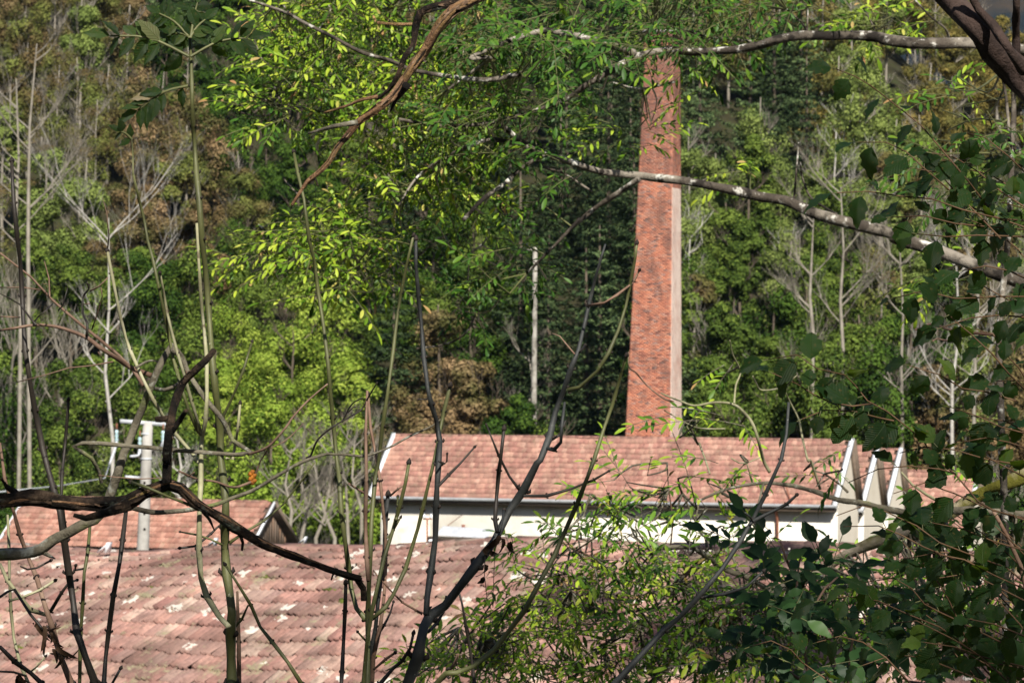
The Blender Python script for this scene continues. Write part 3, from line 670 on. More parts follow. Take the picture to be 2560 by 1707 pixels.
# ------------------------------------------------------------------ the wooded slope
def leaf_cloud(mb, pts, nrm, size, rg, tints):
    n = len(pts)
    a = rg.normal(size=(n, 3)); a -= (a*nrm).sum(1, keepdims=True)*nrm; a /= np.linalg.norm(a, axis=1, keepdims=True)+1e-6
    b = np.cross(nrm, a); s = size*rg.uniform(.6, 1.3, (n, 1)); wv = s*rg.uniform(.45, .8, (n, 1))
    V = np.stack([pts-a*s, pts-b*wv*.9+nrm*s*.25, pts+a*s, pts+b*wv*.9+nrm*s*.25], 1).reshape(-1, 3)
    F = np.arange(n*4).reshape(n, 4)
    mb.add(V, F, np.repeat(tints, 4))
def crown_mesh(name, seed, Rx, Hh, z0, n, size, nb=16, top=.5):
    rg = np.random.default_rng(seed); mb = MB()
    cs = []; 
    for k in range(nb):
        t = rg.random(); zz = z0+Hh*(.08+.84*t); rr = Rx*math.sqrt(max(.05, 1-((t-.42)/.62)**2)); an = rg.uniform(0, 2*math.pi); q = rr*rg.uniform(.25, .78)
        cs.append((math.cos(an)*q, math.sin(an)*q, zz, Rx*rg.uniform(.20, .46)*(1-.3*t)))
    cs = np.array(cs); ww = cs[:,3]**2; idx = rg.choice(nb, n, p=ww/ww.sum())
    d = rg.normal(size=(n, 3)); d[:,2] += .25; d /= np.linalg.norm(d, axis=1, keepdims=True)
    wob = 1+.30*np.sin(d[:,0]*5+idx)*np.sin(d[:,1]*6+idx*2)*np.cos(d[:,2]*5)+.16*np.sin(d[:,0]*15+idx)*np.sin(d[:,2]*14+idx)
    rad = cs[idx,3:4]*(rg.beta(5, 1.3, (n, 1))*1.08)*wob[:,None]
    pts = cs[idx,:3]+d*rad*np.array([1, 1, .82])
    nr = d+rg.normal(size=(n, 3))*.38+np.array([0,0,.35]); nr /= np.linalg.norm(nr, axis=1, keepdims=True)
    ti = (rg.random(n)*.5+.5*(.5+.5*np.sin(idx*2.3)))%1.0
    leaf_cloud(mb, pts, nr, size, rg, ti)
    return mb.mesh(name, [TR['green']])
def twig_tree(mb, rg, base, d, length, r, depth, spread=.5, up=.25):
    if depth == 0 or r < .004: return
    n = 4; p = Vector(base); pts = [p.copy()]; dd = Vector(d).normalized()
    for i in range(n):
        dd = (dd+Vector((rg.uniform(-.14,.14), rg.uniform(-.14,.14), rg.uniform(-.05,.1+up*.2)))).normalized(); p = p+dd*(length/n); pts.append(p.copy())
    tube(mb, pts, [r*(1-.45*i/n) for i in range(n+1)], 5 if depth > 2 else 3, cap=False)
    k = 3 if depth > 1 else 0
    for j in range(k+1 if depth > 2 else k):
        t = rg.choice([2,3,4]) if j else n
        ang = rg.uniform(0, 2*math.pi); side_ = Vector((math.cos(ang), math.sin(ang), rg.uniform(-.1,.5)))
        nd = (dd*(1.0-spread*.3)+side_*spread*rg.uniform(.6,1.3)+Vector((0,0,up*.4))).normalized()
        twig_tree(mb, rg, pts[t], nd, length*rg.uniform(.55,.82), r*.52, depth-1, spread, up)
crowns = [crown_mesh('crown', 100+k, [2.6,3.1,2.3,3.6,2.9][k], [8.5,7.5,9.5,8.0,10.5][k], 2.2, 15000, .105, [22,26,20,30,26][k]) for k in range(5)]
bushes = [crown_mesh('crown', 200+k, [2.2,2.6][k], [3.4,4.2][k], .1, 9000, .095, 16) for k in range(2)]
sparse = [crown_mesh('crown', 300+k, [2.4,2.9][k], [8.5,9.5][k], 2.5, 4200, .085, 20) for k in range(2)]
def trunk_mesh(seed, h, r, mat, depth=3):
    rg = random.Random(seed); mb = MB(); pts = []; x = y = 0
    for k in range(8):
        pts.append(Vector((x, y, h*k/7))); x += rg.uniform(-.12,.12); y += rg.uniform(-.12,.12)
    tube(mb, pts, [r*(1.25 if k == 0 else 1-.75*k/7) for k in range(8)], 7)
    for j in range(9):
        t = rg.randint(2, 6); an = rg.uniform(0, 6.28)
        twig_tree(mb, rg, pts[t], (math.cos(an), math.sin(an), .8), rg.uniform(1.6, 2.8)*(1-.08*t), r*.4, depth, .55, .3)
    return mb.mesh('trunk', mat)
trunks = [trunk_mesh(k, 10, .17, MT['brown_wood']) for k in range(2)]
gtrunks = [trunk_mesh(10+k, 11, .14, MT['grey_wood'], 3) for k in range(3)]
pale_trunks = [trunk_mesh(20+k, 10.5, .14, MT['birch'], 3) for k in range(2)]
bare_trees = []
for k in range(4):
    rg = random.Random(40+k); mb = MB(); fork = rg.uniform(3.0, 5)
    pts = [Vector((rg.uniform(-.1,.1)*j, rg.uniform(-.1,.1)*j, fork*j/4)) for j in range(5)]
    tube(mb, pts, [.22,.17,.16,.155,.15], 7)
    for j in range(4):
        an = 1.57*j+rg.uniform(-.4,.4); twig_tree(mb, rg, pts[4 if j < 3 else 3], (math.cos(an)*.55, math.sin(an)*.55, 1), rg.uniform(2.4, 3.4), .085, 4, .55, .38)
    bare_trees.append(mb.mesh('branches', MT['grey_wood']))
def spruce_mesh(seed, H, Rb):
    rg = np.random.default_rng(seed); mb = MB(); P_ = []; N_ = []; n_w = int(H/.62)
    for w_ in range(n_w):
        z = H*.05+w_*(H*.95/n_w)+rg.uniform(-.12, .12); t = z/H; L = Rb*(1-t)**.85+.12; a0 = rg.uniform(0, 6.28); nbw = 7 if t < .8 else 5
        for k in range(nbw):
            an = a0+6.283*k/nbw+rg.uniform(-.25, .25); l = L*rg.uniform(.72, 1.15); m_ = max(8, int(l*42)); dr = rg.uniform(.25, .5)
            s = rg.random(m_)**.7; wid = .42*l*np.sin(np.clip(1-s, 0, 1)*1.9)**.8*.75+.05
            side_ = rg.uniform(-1, 1, m_)*wid
            zz = z-dr*l*s+.30*l*s**3-np.abs(side_)*.45-rg.random(m_)**2*.30*(.4+l*.2)
            P_.append(np.stack([np.cos(an)*s*l-np.sin(an)*side_, np.sin(an)*s*l+np.cos(an)*side_, zz], 1))
            nn = np.stack([np.cos(an)*.5+rg.normal(size=m_)*.3, np.sin(an)*.5+rg.normal(size=m_)*.3, np.full(m_, .9)], 1); N_.append(nn/np.linalg.norm(nn, axis=1, keepdims=True))
    Pn = np.concatenate(P_); Nn = np.concatenate(N_); leaf_cloud(mb, Pn, Nn, .10, rg, rg.random(len(Pn)))
    return mb.mesh('crown', [TR['spruce']])
spruces = [spruce_mesh(500, 13, 3.3), spruce_mesh(501, 15, 3.9), spruce_mesh(502, 11, 2.9)]
mb = MB(); tube(mb, [Vector((0,0,z)) for z in (0,4,8,12.5)], [.2,.16,.1,.03], 7); spruce_trunk = mb.mesh('trunk', MT['brown_wood'])

def zone_x(x):
    return ('far left' if x < 230 else 'behind the leafy shoot' if x < 450 else 'left of the ash boughs' if x < 720 else
            'behind the ash boughs' if x < 1120 else 'left of the chimney' if x < 1500 else 'right of the chimney' if x < 1780 else
            'over the hall end' if x < 2080 else 'behind the hazel')
def zone_y(y): return 'high up the slope' if y < 260 else 'on the upper slope' if y < 520 else 'on the lower slope' if y < 800 else 'at the slope foot'
DESC = dict(dark='dark green tree', green='mid green tree', bright='yellow-green tree', light='grey-green tree',
            olive='olive-brown tree', rust='rust-brown tree', gold='golden-brown tree', spruce='dark spruce', fir='grey-green conifer', bare='bare grey tree',
            birch='slim pale-trunked tree')
CATN = dict(spruce='spruce', fir='conifer', bare='bare tree', birch='birch')
rgT = random.Random(77)
def put_tree(X, Y, kind, sc=1.0, low=False, zoff=0):
    z = height(X, Y)-.15+zoff; top = proj((X, Y, z+6*sc)); zx = zone_x(top[0]); zy = zone_y(top[1])
    lab = f'{DESC[kind]} {zy} {zx}'
    nm = {'spruce': 'spruce_tree', 'fir': 'spruce_tree', 'bare': 'bare_tree', 'birch': 'birch_tree'}.get(kind, 'broadleaf_tree')
    if low: nm = 'bush'; lab = lab.replace('tree', 'bush')
    o = thing(nm, lab, 'bush' if low else CATN.get(kind, 'tree'), (X, Y, z), rgT.uniform(0, 6.28), lab)
    o.scale = (sc*rgT.uniform(.9,1.1), sc*rgT.uniform(.9,1.1), sc*rgT.uniform(.92,1.1))
    def cr(me, mat):
        c = child('crown', me, o); c.material_slots[0].link = 'OBJECT'; c.material_slots[0].material = TR[mat]; return c
    if kind in ('spruce', 'fir'):
        child('trunk', spruce_trunk, o); cr(rgT.choice(spruces), kind)
    elif kind == 'bare':
        child('branches', rgT.choice(bare_trees), o)
        if rgT.random() < .35: c = cr(rgT.choice(sparse), rgT.choice(['olive', 'light'])); c.scale = (.8,.8,.7)
    elif kind == 'birch':
        child('trunk', rgT.choice(pale_trunks), o); cr(rgT.choice(sparse), 'light')
    elif low:
        cr(rgT.choice(bushes), kind)
    else:
        child('trunk', rgT.choice(gtrunks if kind in ('olive', 'light', 'gold') else trunks), o)
        cr(rgT.choice(sparse if (kind == 'olive' and rgT.random() < .35) else crowns), kind)
    return o
def kind_at(x, y):
    """which sort of tree the photograph shows at a place of the slope"""
    r = rgT.random()
    if x > 2050 and y < 330: return 'gold' if r < .55 else 'olive' if r < .85 else 'light'
    if 1880 < x and y < 330: return 'gold' if r < .35 else 'light' if r < .65 else 'olive' if r < .92 else 'birch'
    if 1860 < x and y < 520: return 'olive' if r < .35 else 'birch' if r < .45 else 'light' if r < .92 else 'bare'
    if x > 1560 and y < 90: return 'gold' if r < .5 else 'olive'
    if 1545 < x <= 1880 and y < 340: return 'fir' if r < .8 else 'spruce'
    if 1500 < x <= 1900 and y < 450: return 'light' if r < .75 else 'bright' if r < .85 else 'green'
    if x > 1540 and y < 680: return 'bare' if r < .14 else 'light' if r < .5 else 'green' if r < .9 else 'birch'
    if x > 2020: return 'rust' if r < .4 else 'dark' if r < .75 else 'bare' if r < .85 else 'olive'
    if x > 1540: return 'green' if r < .6 else 'dark' if r < .82 else 'bare' if r < .88 else 'olive'
    if 930 < x < 1180 and y > 760: return 'rust' if r < .65 else 'olive'
    if x > 1130: return 'spruce' if r < .62 else 'fir' if r < .85 else 'dark'
    if x < 260 and y < 560: return 'olive' if r < .5 else 'bare' if r < .68 else 'light' if r < .8 else 'rust'
    if x < 330 and y < 330: return 'olive' if r < .5 else 'rust'
    if 230 < x < 470 and 250 < y < 620: return 'rust' if r < .65 else 'olive'
    if x < 480 and y > 560: return 'dark' if r < .45 else 'green'
    if 470 < x < 900 and y > 640: return 'bright' if r < .7 else 'green'
    if 450 <= x < 700: return 'dark' if r < .6 else 'green' if r < .8 else 'olive'
    if y < 240: return 'fir' if r < .35 else 'olive' if r < .65 else 'dark'
    return 'dark' if r < .4 else 'green' if r < .7 else 'spruce'
Y = 170.0; row = 0
while Y < 285:
    half = .176*Y; n = int(2*half/3.2)
    for i in range(n+1):
        X = -half+2*half*i/n+rgT.uniform(-1.5, 1.5)+(2.2 if row % 2 else 0); yy = Y+rgT.uniform(-2.5, 2.5)
        q = proj((X, yy, height(X, yy)+6.5))
        if q[1] < -330: continue
        k = kind_at(q[0], q[1])
        sc = rgT.uniform(.72, 1.0)
        if k in ('fir', 'spruce'):
            if rgT.random() < .35: continue
            sc = rgT.uniform(.95, 1.3)
        if q[0] > 2040 and Y > 205: sc *= .85
        put_tree(X, yy, k, sc)
    Y += 6.0 if Y < 205 else 8.5; row += 1
# bushes and small trees along the foot of the slope, closest to the buildings
for (x, y, Yd, kind, sc, low) in [(60,1150,150,'green',1.0,True),(170,1120,152,'green',1.2,True),(250,1140,148,'green',1.1,True),(20,1040,158,'dark',1.3,True),(130,1010,160,'green',1.3,True),
        (330,1160,154,'bright',.9,True),(440,1200,156,'bright',.8,True),(560,1120,160,'bright',1.4,True),(680,1100,163,'bright',1.5,True),(800,1130,164,'green',1.3,True),(620,900,165,'bright',1.0,False),(760,930,166,'bright',1.05,False),(520,950,167,'bright',.8,False),
        (880,1080,166,'green',1.2,True),(980,1060,168,'rust',1.3,True),(1080,1040,168,'rust',1.4,True),(1180,1060,169,'olive',1.2,True),(1300,1060,170,'olive',1.1,True),(1380,1050,170,'gold',.9,True),(1450,1060,172,'olive',1.0,True),
        (1620,1040,170,'green',1.4,True),(1720,1030,171,'green',1.5,True),(1820,1040,171,'green',1.4,True),(1930,1050,171,'dark',1.3,True),(2060,1060,171,'rust',1.4,True),(2180,1060,171,'rust',1.4,True),(2290,1060,171,'dark',1.5,True),
        (1185,960,171.5,'dark',.85,False),(1252,960,171,'green',.8,False),(1640,900,173,'green',.8,False),(1780,880,174,'green',.85,False)]:
    p = P(x, y, Yd); put_tree(p.x, Yd, kind, sc, low)
# trees that stand out: bare ones and pale trunks
for (x, Yd, kind, sc) in [(70,176,'bare',1.15),(20,182,'bare',1.2),(150,184,'bare',1.1),(250,174,'birch',.8),(420,168,'birch',.55),(700,161,'bare',.5),
        (1620,184,'bare',.9),(1800,184,'bare',.85),(1930,176,'bare',1.1),(2060,176,'bare',1.05),(2190,172,'birch',1.0),(2230,178,'birch',.9),
        (1915,214,'birch',1.0),(1935,222,'birch',1.0),(2000,218,'birch',.9),(1745,170,'bare',.6),(2020,170,'bare',.6)]:
    put_tree((x-1176)/FD*Yd, Yd, kind, sc)
for (x, Yd, y0, y1) in [(70,160,560,100),(40,162,640,180),(255,162,1010,500),(420,158,1180,1000),(1860,170,760,500),(2195,168,1000,600),(2240,169,930,560),(1935,172,800,430),(2068,170,960,560),(1215,175,1000,800),(700,158,1235,1010),(735,158,1235,1050),(760,158,1235,1040),(790,159,1240,1040),(672,157,1235,1030),(820,158,1240,1000)]:
    rg = random.Random(x); a = P(x, y0, Yd); b = P(x+rg.uniform(-12,14), y1, Yd); L0 = Vector((a.x, a.y, height(a.x, a.y)-.1))
    lab = f'slim leafless trunk {zone_y((y0+y1)/2)} {zone_x(x)}'
    o = thing('bare_tree', lab, 'bare tree', L0, 0, lab)
    m = MB(); pts = [Vector((0,0,0))]+[a-L0+(b-a)*t+Vector((rg.uniform(-.28,.28), rg.uniform(-.2,.2), 0)) for t in (0,.3,.6,1)]
    tube(m, pts, [.12,.10,.085,.06,.03], 7, cap=False)
    for t in range(9):
        q = pts[rg.choice([2,3,4])]+(b-a)*rg.uniform(-.15,.0); s = rg.choice((-1,1))
        twig_tree(m, rg, q, (s*.8, rg.uniform(-.4,.4), .7), (b-a).length*rg.uniform(.12,.3), .04, 4, .5, .3)
    m.build('trunk', MT['birch'] if x in (420, 2195, 255) else MT['grey_wood'], o)

# ------------------------------------------------------------------ foreground plants
def leaf_arrays(kind):
    """flat-ish leaf along +x of length 1 at width w, folded on its midrib and drooping"""
    if kind == 'hazel': ws = [0,.20,.32,.38,.385,.34,.24,.11,0]; fold, droop, ser = .14, .34, .05
    elif kind == 'hazel2': ws = [0,.20,.33,.37,.35,.30,.20,.08,0]; fold, droop, ser = -.10, .62, .055
    elif kind == 'big': ws = [0,.12,.20,.235,.23,.19,.13,.05,0]; fold, droop, ser = .12, .25, .012
    elif kind == 'dry': ws = [0,.10,.16,.12,.18,.10,.14,.05,0]; fold, droop, ser = .45, 1.4, .05
    else: ws = [0,.10,.135,.09,0]; fold, droop, ser = .25, .22, 0
    n = len(ws); V = []; F = []
    for i, wv in enumerate(ws):
        x = i/(n-1); z = -droop*x*x; xx = x*(1-.12*droop*x)
        sw = (.025*math.sin(i*2.1) if n > 5 else 0)
        V.append((xx, 0, z))
        e = wv+(ser if i % 2 else -ser*.4)*(1 if 0 < i < n-1 else 0)
        V.append((xx+ (.03 if n > 5 and i % 2 else 0), e, z+abs(wv)*fold+sw)); V.append((xx+(.03 if n > 5 and i % 2 else 0), -e, z+abs(wv)*fold-sw))
    for i in range(n-1):
        a = i*3; b = a+3
        if i == 0: F += [(a, b+1, b, b), (a, b, b+2, b+2)]
        F += [(a, a+1, b+1, b), (a+2, a, b, b+2)] if i else []
    T = []
    for f in F:
        if f[2] == f[3]: T.append(f[:3])
        else: T += [(f[0], f[1], f[2]), (f[0], f[2], f[3])]
    return np.array(V, dtype=np.float32), np.array(T)
LA = {k: leaf_arrays(k) for k in ('hazel', 'hazel2', 'big', 'ash', 'dry')}
class Plant:
    def __init__(s, name, label, cat, loc, group=None, seed=0):
        s.root = thing(name, label, cat, loc, 0, group); s.L = Vector(loc); s.leaves = {}; s.rg = random.Random(seed); s.me = {}; s.samples = []; s.tw = MB()
    def stem(s, spec, r0, r1, Y, Y1=None, mat='ash_stem', name='stem', nodes=0, bud=False, rough=0.0, sides=8, ext=None, flakes=0, strands=0, smat=('dead_bark',), wob=.12, into=None, parent=None):
        rg = s.rg; Y1 = Y if Y1 is None else Y1; q = px(spec) if isinstance(spec, str) else spec; n = len(q)
        k = K/FD                                                # radii are given in zoomed pixels
        ph = rg.uniform(0, 6)
        pts = [P(x, y, Y+(Y1-Y)*i/max(1, n-1)+wob*math.sin(i*1.3+ph)*Y/20) for i, (x, y) in enumerate(q)]
        if ext: pts = pts+[pts[-1]+Vector(e) for e in ext]
        n2 = len(pts)
        step = max(.012, min(.06, (r0+r1)*k*Y*.9)) if rough else .05*Y/7
        sp, ts = spline([p-s.L for p in pts], step)
        rad = []
        for p, t in zip(sp, ts):
            tt = min(1, t*(n2-1)/max(1, n-1)); rr = (r0+(r1-r0)*tt)*k*Y
            rad.append(rr)
        mb = into or MB(); mi = 0
        if nodes:                                               # swollen joints with scars
            acc = 0; nxt = rg.uniform(.3, 1)*nodes
            for i in range(1, len(sp)):
                acc += (sp[i]-sp[i-1]).length
                if acc > nxt*Y/FD*1.0:
                    acc = 0; nxt = nodes*rg.uniform(.7, 1.25)
                    rad[i] *= 1.28
                    T_ = (sp[i]-sp[i-1]).normalized(); sd_ = T_.cross(Vector((0, 1, 0))).normalized()
                    if rg.random() < .5: sd_ = (sd_+Vector((0,-1,0))*.7).normalized()
                    for sg in (1, -1):
                        b0 = sp[i]+sd_*rad[i]*.8*sg
                        tube(mb, [b0, b0+(sd_*sg*.7-T_*.5)*rad[i]*.9, b0+(sd_*sg*.5-T_*1.1)*rad[i]*1.1], [rad[i]*.5, rad[i]*.42, rad[i]*.1], 5, mat=1)
        tube(mb, sp, rad, sides, rough, rg.random(), 0, True, rg.uniform(0, 50), freq=1.0)
        if bud:
            T_ = (sp[0]-sp[1]).normalized(); r = rad[0]
            tube(mb, [sp[0], sp[0]+T_*r*.8, sp[0]+T_*r*2.2, sp[0]+T_*r*4], [r*1.0, r*1.7, r*1.35, r*.2], 7, mat=1)
            sd_ = T_.orthogonal().normalized()
            for sg in (1, -1): tube(mb, [sp[0]+sd_*sg*r*.7, sp[0]+sd_*sg*r*1.5+T_*r*1.2, sp[0]+sd_*sg*r*1.3+T_*r*2.2], [r*.7, r*.6, r*.1], 5, mat=1)
        s.samples += [p+s.L for p in sp]
        if into: return None
        o = mb.build(name, [MT[mat], MT['bud']], parent or s.root, smooth=True)
        if strands:
            for q_ in range(strands):
                a0 = 6.283*q_/strands+rg.uniform(-.4,.4); tw_ = rg.uniform(-.05,.05); i0 = rg.randrange(0, max(1, len(sp)//4)); P3 = []; R3 = []
                for i in range(i0, len(sp)-rg.randrange(1, max(2, len(sp)//4))):
                    T_ = (sp[min(i+1, len(sp)-1)]-sp[max(0, i-1)]).normalized(); o1 = T_.cross(Vector((0,1,0))).normalized(); an = a0+tw_*i+.5*mnoise.noise(Vector((i*.08, q_*9, ph)))
                    P3.append(sp[i]+(Matrix.Rotation(an, 3, T_) @ o1)*rad[i]*(.86+.25*mnoise.noise(Vector((i*.15, q_*5, ph))))); R3.append(rad[i]*(.26+.16*mnoise.noise(Vector((i*.25, q_*7, 2)))))
                if len(P3) > 4:
                    R3[0] *= .3; R3[-1] *= .2; sm = MB(); tube(sm, P3, R3, 6, .3, rg.random()); sm.build('bark_strip', MT[smat[q_ % len(smat)]], o)
        if flakes:
            fm = MB(); V = [(0,0,0), (0,.35,.02), (.5,.38,.16), (1,.2,.42), (1.05,.05,.5), (.5,-.05,.22), (.02,0,-.05), (.5,0,.14)]
            fm.add(V, [(0,1,2,5), (5,2,3,4)]); fm.add(V, [(0,5,6)]); fme = fm.mesh('bark_flake', MT['flake'])
            for _ in range(flakes):
                i = rg.randrange(1, len(sp)-1); T_ = (sp[i+1]-sp[i-1]).normalized(); an = rg.uniform(0, 6.28); o1 = T_.orthogonal().normalized(); nn = (Matrix.Rotation(an, 3, T_) @ o1)
                child('bark_flake', fme, o, basis(sp[i]+nn*rad[i]*.85, T_*rg.choice((1,-1))+nn*rg.uniform(-.25,.12), nn, rad[i]*rg.uniform(.5, 1.5)))
        return o
    def leaf(s, kind, pos, d, n, size, mat): s.leaves.setdefault((kind, mat), []).append(basis(Vector(pos)-s.L, d, n, size))
    def pinnate(s, base, d, n, L, pairs, size, mat, kind='ash', rachis=True, wid=1.0):
        rg = s.rg; d = Vector(d).normalized(); n = Vector(n).normalized(); p = Vector(base); pts = [p.copy()]; st = L/(pairs+1)
        for i in range(pairs+1):
            d = (d+Vector((0,0,-.04))+Vector((rg.uniform(-.05,.05), 0, rg.uniform(-.05,.05)))).normalized(); p = p+d*st; pts.append(p.copy())
            sd_ = d.cross(n).normalized()
            if i < pairs:
                if i == 0 and pairs > 3: continue
                for sg in (1, -1):
                    if rg.random() < .06: continue
                    ld = (sd_*sg*.85+d*.6+Vector((0,0,rg.uniform(-.35,.1)))).normalized()
                    s.leaf(kind, p, ld, n+Vector((rg.uniform(-.5,.5), rg.uniform(-.5,.5), rg.uniform(-.2,.5))), size*rg.uniform(.75,1.1)*(1-.3*abs(i/pairs-.55)), mat)
            else: s.leaf(kind, p, d, n, size*rg.uniform(.9,1.15), mat)
        if rachis: tube(s.tw, [q-s.L for q in pts], [.0016*max(1, L/.2)]*len(pts), 3, cap=False, mat=0)
    def finish(s, part='leaf', keep=300, twmat='ash_stem'):
        tot = sum(len(v) for v in s.leaves.values())
        for (kind, mat), ms in s.leaves.items():
            V, F = LA[kind]; kk = int(round(keep*len(ms)/tot)) if tot > keep else len(ms)
            ms2 = ms[:]; s.rg.shuffle(ms2)
            def vis(M):
                x, y = proj(M.translation+s.L); return 0 if (0 < x < 2352 and 0 < y < 1568 and (M.translation+s.L).y > 1) else 1
            ms2.sort(key=vis)
            m0 = MB(); m0.add(V, F); me = m0.mesh(part, MT[mat], smooth=(kind != 'ash'))
            for M in ms2[:kk]: child(part, me, s.root, M)
            if ms2[kk:]:
                fl = MB()
                A = np.array([np.array(M) for M in ms2[kk:]]); n = len(A)
                VV = np.einsum('nij,vj->nvi', A[:,:3,:3], V)+A[:,None,:3,3]
                FF = (F[None]+np.arange(n)[:,None,None]*len(V)).reshape(-1, 3)
                fl.add(VV.reshape(-1, 3), FF, np.repeat(np.array([s.rg.random() for _ in range(n)], dtype=np.float32), len(V)))
                fl.build('foliage', MT[mat], s.root, kind='stuff')
        if s.tw.n: s.tw.build('twigs', [MT[twmat], MT['bud']], s.root, kind='stuff')
def G(x, Y): X = (x-1176)/FD*Y; return Vector((X, Y, height(X, Y)-.05))
DOWN = [(0,0,-.5), (.02,.05,-1.4)]

# -- left: lone dark shoots
def lone(spec, r0, r1, Y, label, mat='dark_stem', nodes=95, bud=True, more=()):
    q = px(spec); p = Plant('ash_shoot', label, 'shoot', G(q[-1][0], Y), seed=int(q[0][0]*7))
    p.stem(spec, r0, r1, Y, mat=mat, nodes=nodes, bud=bud, ext=DOWN if q[-1][1] > 1500 else None)
    for (sp_, a, b, m_) in more: p.stem(sp_, a, b, Y, mat=m_, nodes=60, bud=True)
    p.finish(); return p
lone("a 77,1060 90,1330 115,1568 e 130,250 145,500 155,700 165,860 195,1050 230,1250 280,1500 h 350,300 390,450 420,640 450,850 480,1050 500,1230 560,1400 625,1575", 11, 22, 6.6, 'tall near-black ash shoot at the left edge crossing the dead branch')
lone("e 447,1180 435,1350 415,1568 h 405,200 402,340 420,520 440,620", 9, 10, 6.7, 'short dark shoot with pointed bud, just right of the leftmost tall shoot')
lone("h 592,490 575,700 550,850 540,1050 525,1300 520,1575", 9, 12, 6.7, 'straight olive shoot rising to the underside of the dead branch', mat='ash_stem', more=[("h 495,800 490,830 550,820", 7, 6, 'dark_stem')])
lone("h 825,430 800,640 780,790 740,1000 710,1230 690,1400 678,1575", 13, 14, 6.5, 'dark knotted shoot leaning right below the dead branch', bud=False)
lone("i 430,920 425,1100 415,1300 405,1500 400,1575", 11, 12, 6.4, 'short black upright shoot with fat bud in front of the tiles')
lone("i 1155,920 1190,1050 1215,1200 1250,1400 1272,1575", 6, 10, 6.8, 'thin dark shoot before the roof between the grey sapling and the green shrub', bud=False)
lone("e 0,215 200,370 340,520 430,600 550,700 640,770 770,880 870,980 940,1080", 6, 14, 6.9, 'straight pinkish twig slanting down from the left edge', mat='brown_stem', nodes=0, bud=False,
     more=[("e 290,270 320,380 325,500", 3, 4, 'brown_stem'), ("e 0,440 150,440 260,455", 3, 4, 'brown_stem'), ("e 280,415 330,425", 2, 3, 'brown_stem'), ("e 440,450 410,560 380,590", 3, 4, 'dark_stem')])

# -- left sapling: the leafy shoot and its companions
ls = Plant('ash_sapling', 'many-stemmed young ash with one tall leafy shoot, left of centre', 'sapling', G(535, 6.5), seed=3)
ls.stem("a 1240,250 1250,420 1253,560 1257,700 1262,830 1272,950 1283,1130 1300,1300 1320,1568 e 1340,300 1360,550 1380,830 1395,1000 1415,1180 1437,1350 h 1440,100 1462,250 1475,400 1470,560 1468,680 1480,850 1500,980 1515,1100 1507,1250 1510,1400 1515,1580", 10, 30, 6.5, nodes=110, ext=DOWN)
ls.stem("e 1285,20 1300,300 1320,600 1332,700 1350,900 1352,1150 1345,1300 1325,1400 h 1315,0 1312,250 1303,450 1300,700 1312,880 1350,1000 1430,1130 1495,1200", 9, 19, 6.45, nodes=110, mat='pale_stem')
ls.stem("a 870,1140 905,1290 940,1430 965,1568 e 1000,260 1050,500 1090,680 1130,900 1152,970 1180,1080 1230,1230 1290,1370 1312,1400", 8, 12, 6.42, nodes=110)
ls.stem("e 1045,350 1065,450 1090,600 1120,720 1160,870 1200,1000 1250,1180 1312,1380", 8, 10, 6.38, nodes=90, mat='pale_stem', bud=True)
ls.stem("e 703,210 730,350 790,650 822,770 850,850 930,1030 1000,1170 1060,1270 1150,1400 1270,1540 1312,1600", 9, 12, 6.5, nodes=100, mat='pale_stem', bud=True)
ls.stem("a 670,1290 700,1400 e 700,0 712,100 703,195", 2, 5, 6.5, mat='brown_stem')
ls.stem("a 860,905 868,1000 870,1140", 3, 6, 6.42)
ls.stem("e 1645,800 1590,980 1530,1130 1450,1300 1435,1340", 7, 9, 6.55, nodes=90, bud=True)
ls.stem("e 1568,1205 1555,1350 1545,1420 1520,1560 h 1480,100", 8, 9, 6.6, nodes=80, bud=True, mat='pale_stem')
ls.stem("h 1475,800 1560,930 1640,1060 1700,1200 1780,1300 1880,1430 1975,1580", 8, 13, 6.3, nodes=120, bud=True)
ls.stem("h 1180,580 1290,600 1380,630 1455,665", 5, 7, 6.45, nodes=60, bud=True)
ls.stem("h 1180,685 1280,672 1380,590 1430,540", 7, 6, 6.5, nodes=60, bud=True, mat='dark_stem')
ls.stem("h 2055,130 1960,260 1850,400 1720,510 1600,580 1495,655", 4, 9, 6.55, nodes=90, bud=False)
ls.stem("h 860,255 960,290 1100,350 1230,400 1300,440", 9, 8, 6.3, nodes=90, bud=True)
ls.stem("h 1550,970 1555,1150 1560,1300 1562,1580", 8, 12, 6.6, mat='brown_stem', nodes=80)
ls.stem("h 1620,1060 1580,1150 1535,1200", 6, 9, 6.5, nodes=60)
def P_(f, x, y, Y): return P(*px(f'{f} {x},{y}')[0], Y)
kpx = K/FD*6.5
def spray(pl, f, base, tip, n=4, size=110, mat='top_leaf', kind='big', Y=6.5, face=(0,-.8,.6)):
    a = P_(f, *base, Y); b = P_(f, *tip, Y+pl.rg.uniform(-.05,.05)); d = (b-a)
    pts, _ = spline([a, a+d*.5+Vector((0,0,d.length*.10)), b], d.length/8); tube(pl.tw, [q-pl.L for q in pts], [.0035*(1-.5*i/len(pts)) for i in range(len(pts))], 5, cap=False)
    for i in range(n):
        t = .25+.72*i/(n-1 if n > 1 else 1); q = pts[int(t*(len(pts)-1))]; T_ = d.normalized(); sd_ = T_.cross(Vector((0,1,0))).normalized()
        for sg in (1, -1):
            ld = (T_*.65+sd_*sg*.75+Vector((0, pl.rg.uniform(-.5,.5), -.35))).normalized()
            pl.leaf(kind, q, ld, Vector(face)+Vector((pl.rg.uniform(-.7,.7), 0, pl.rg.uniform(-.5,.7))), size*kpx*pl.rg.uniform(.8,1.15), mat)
    pl.leaf(kind, b, d, face, size*kpx, mat)
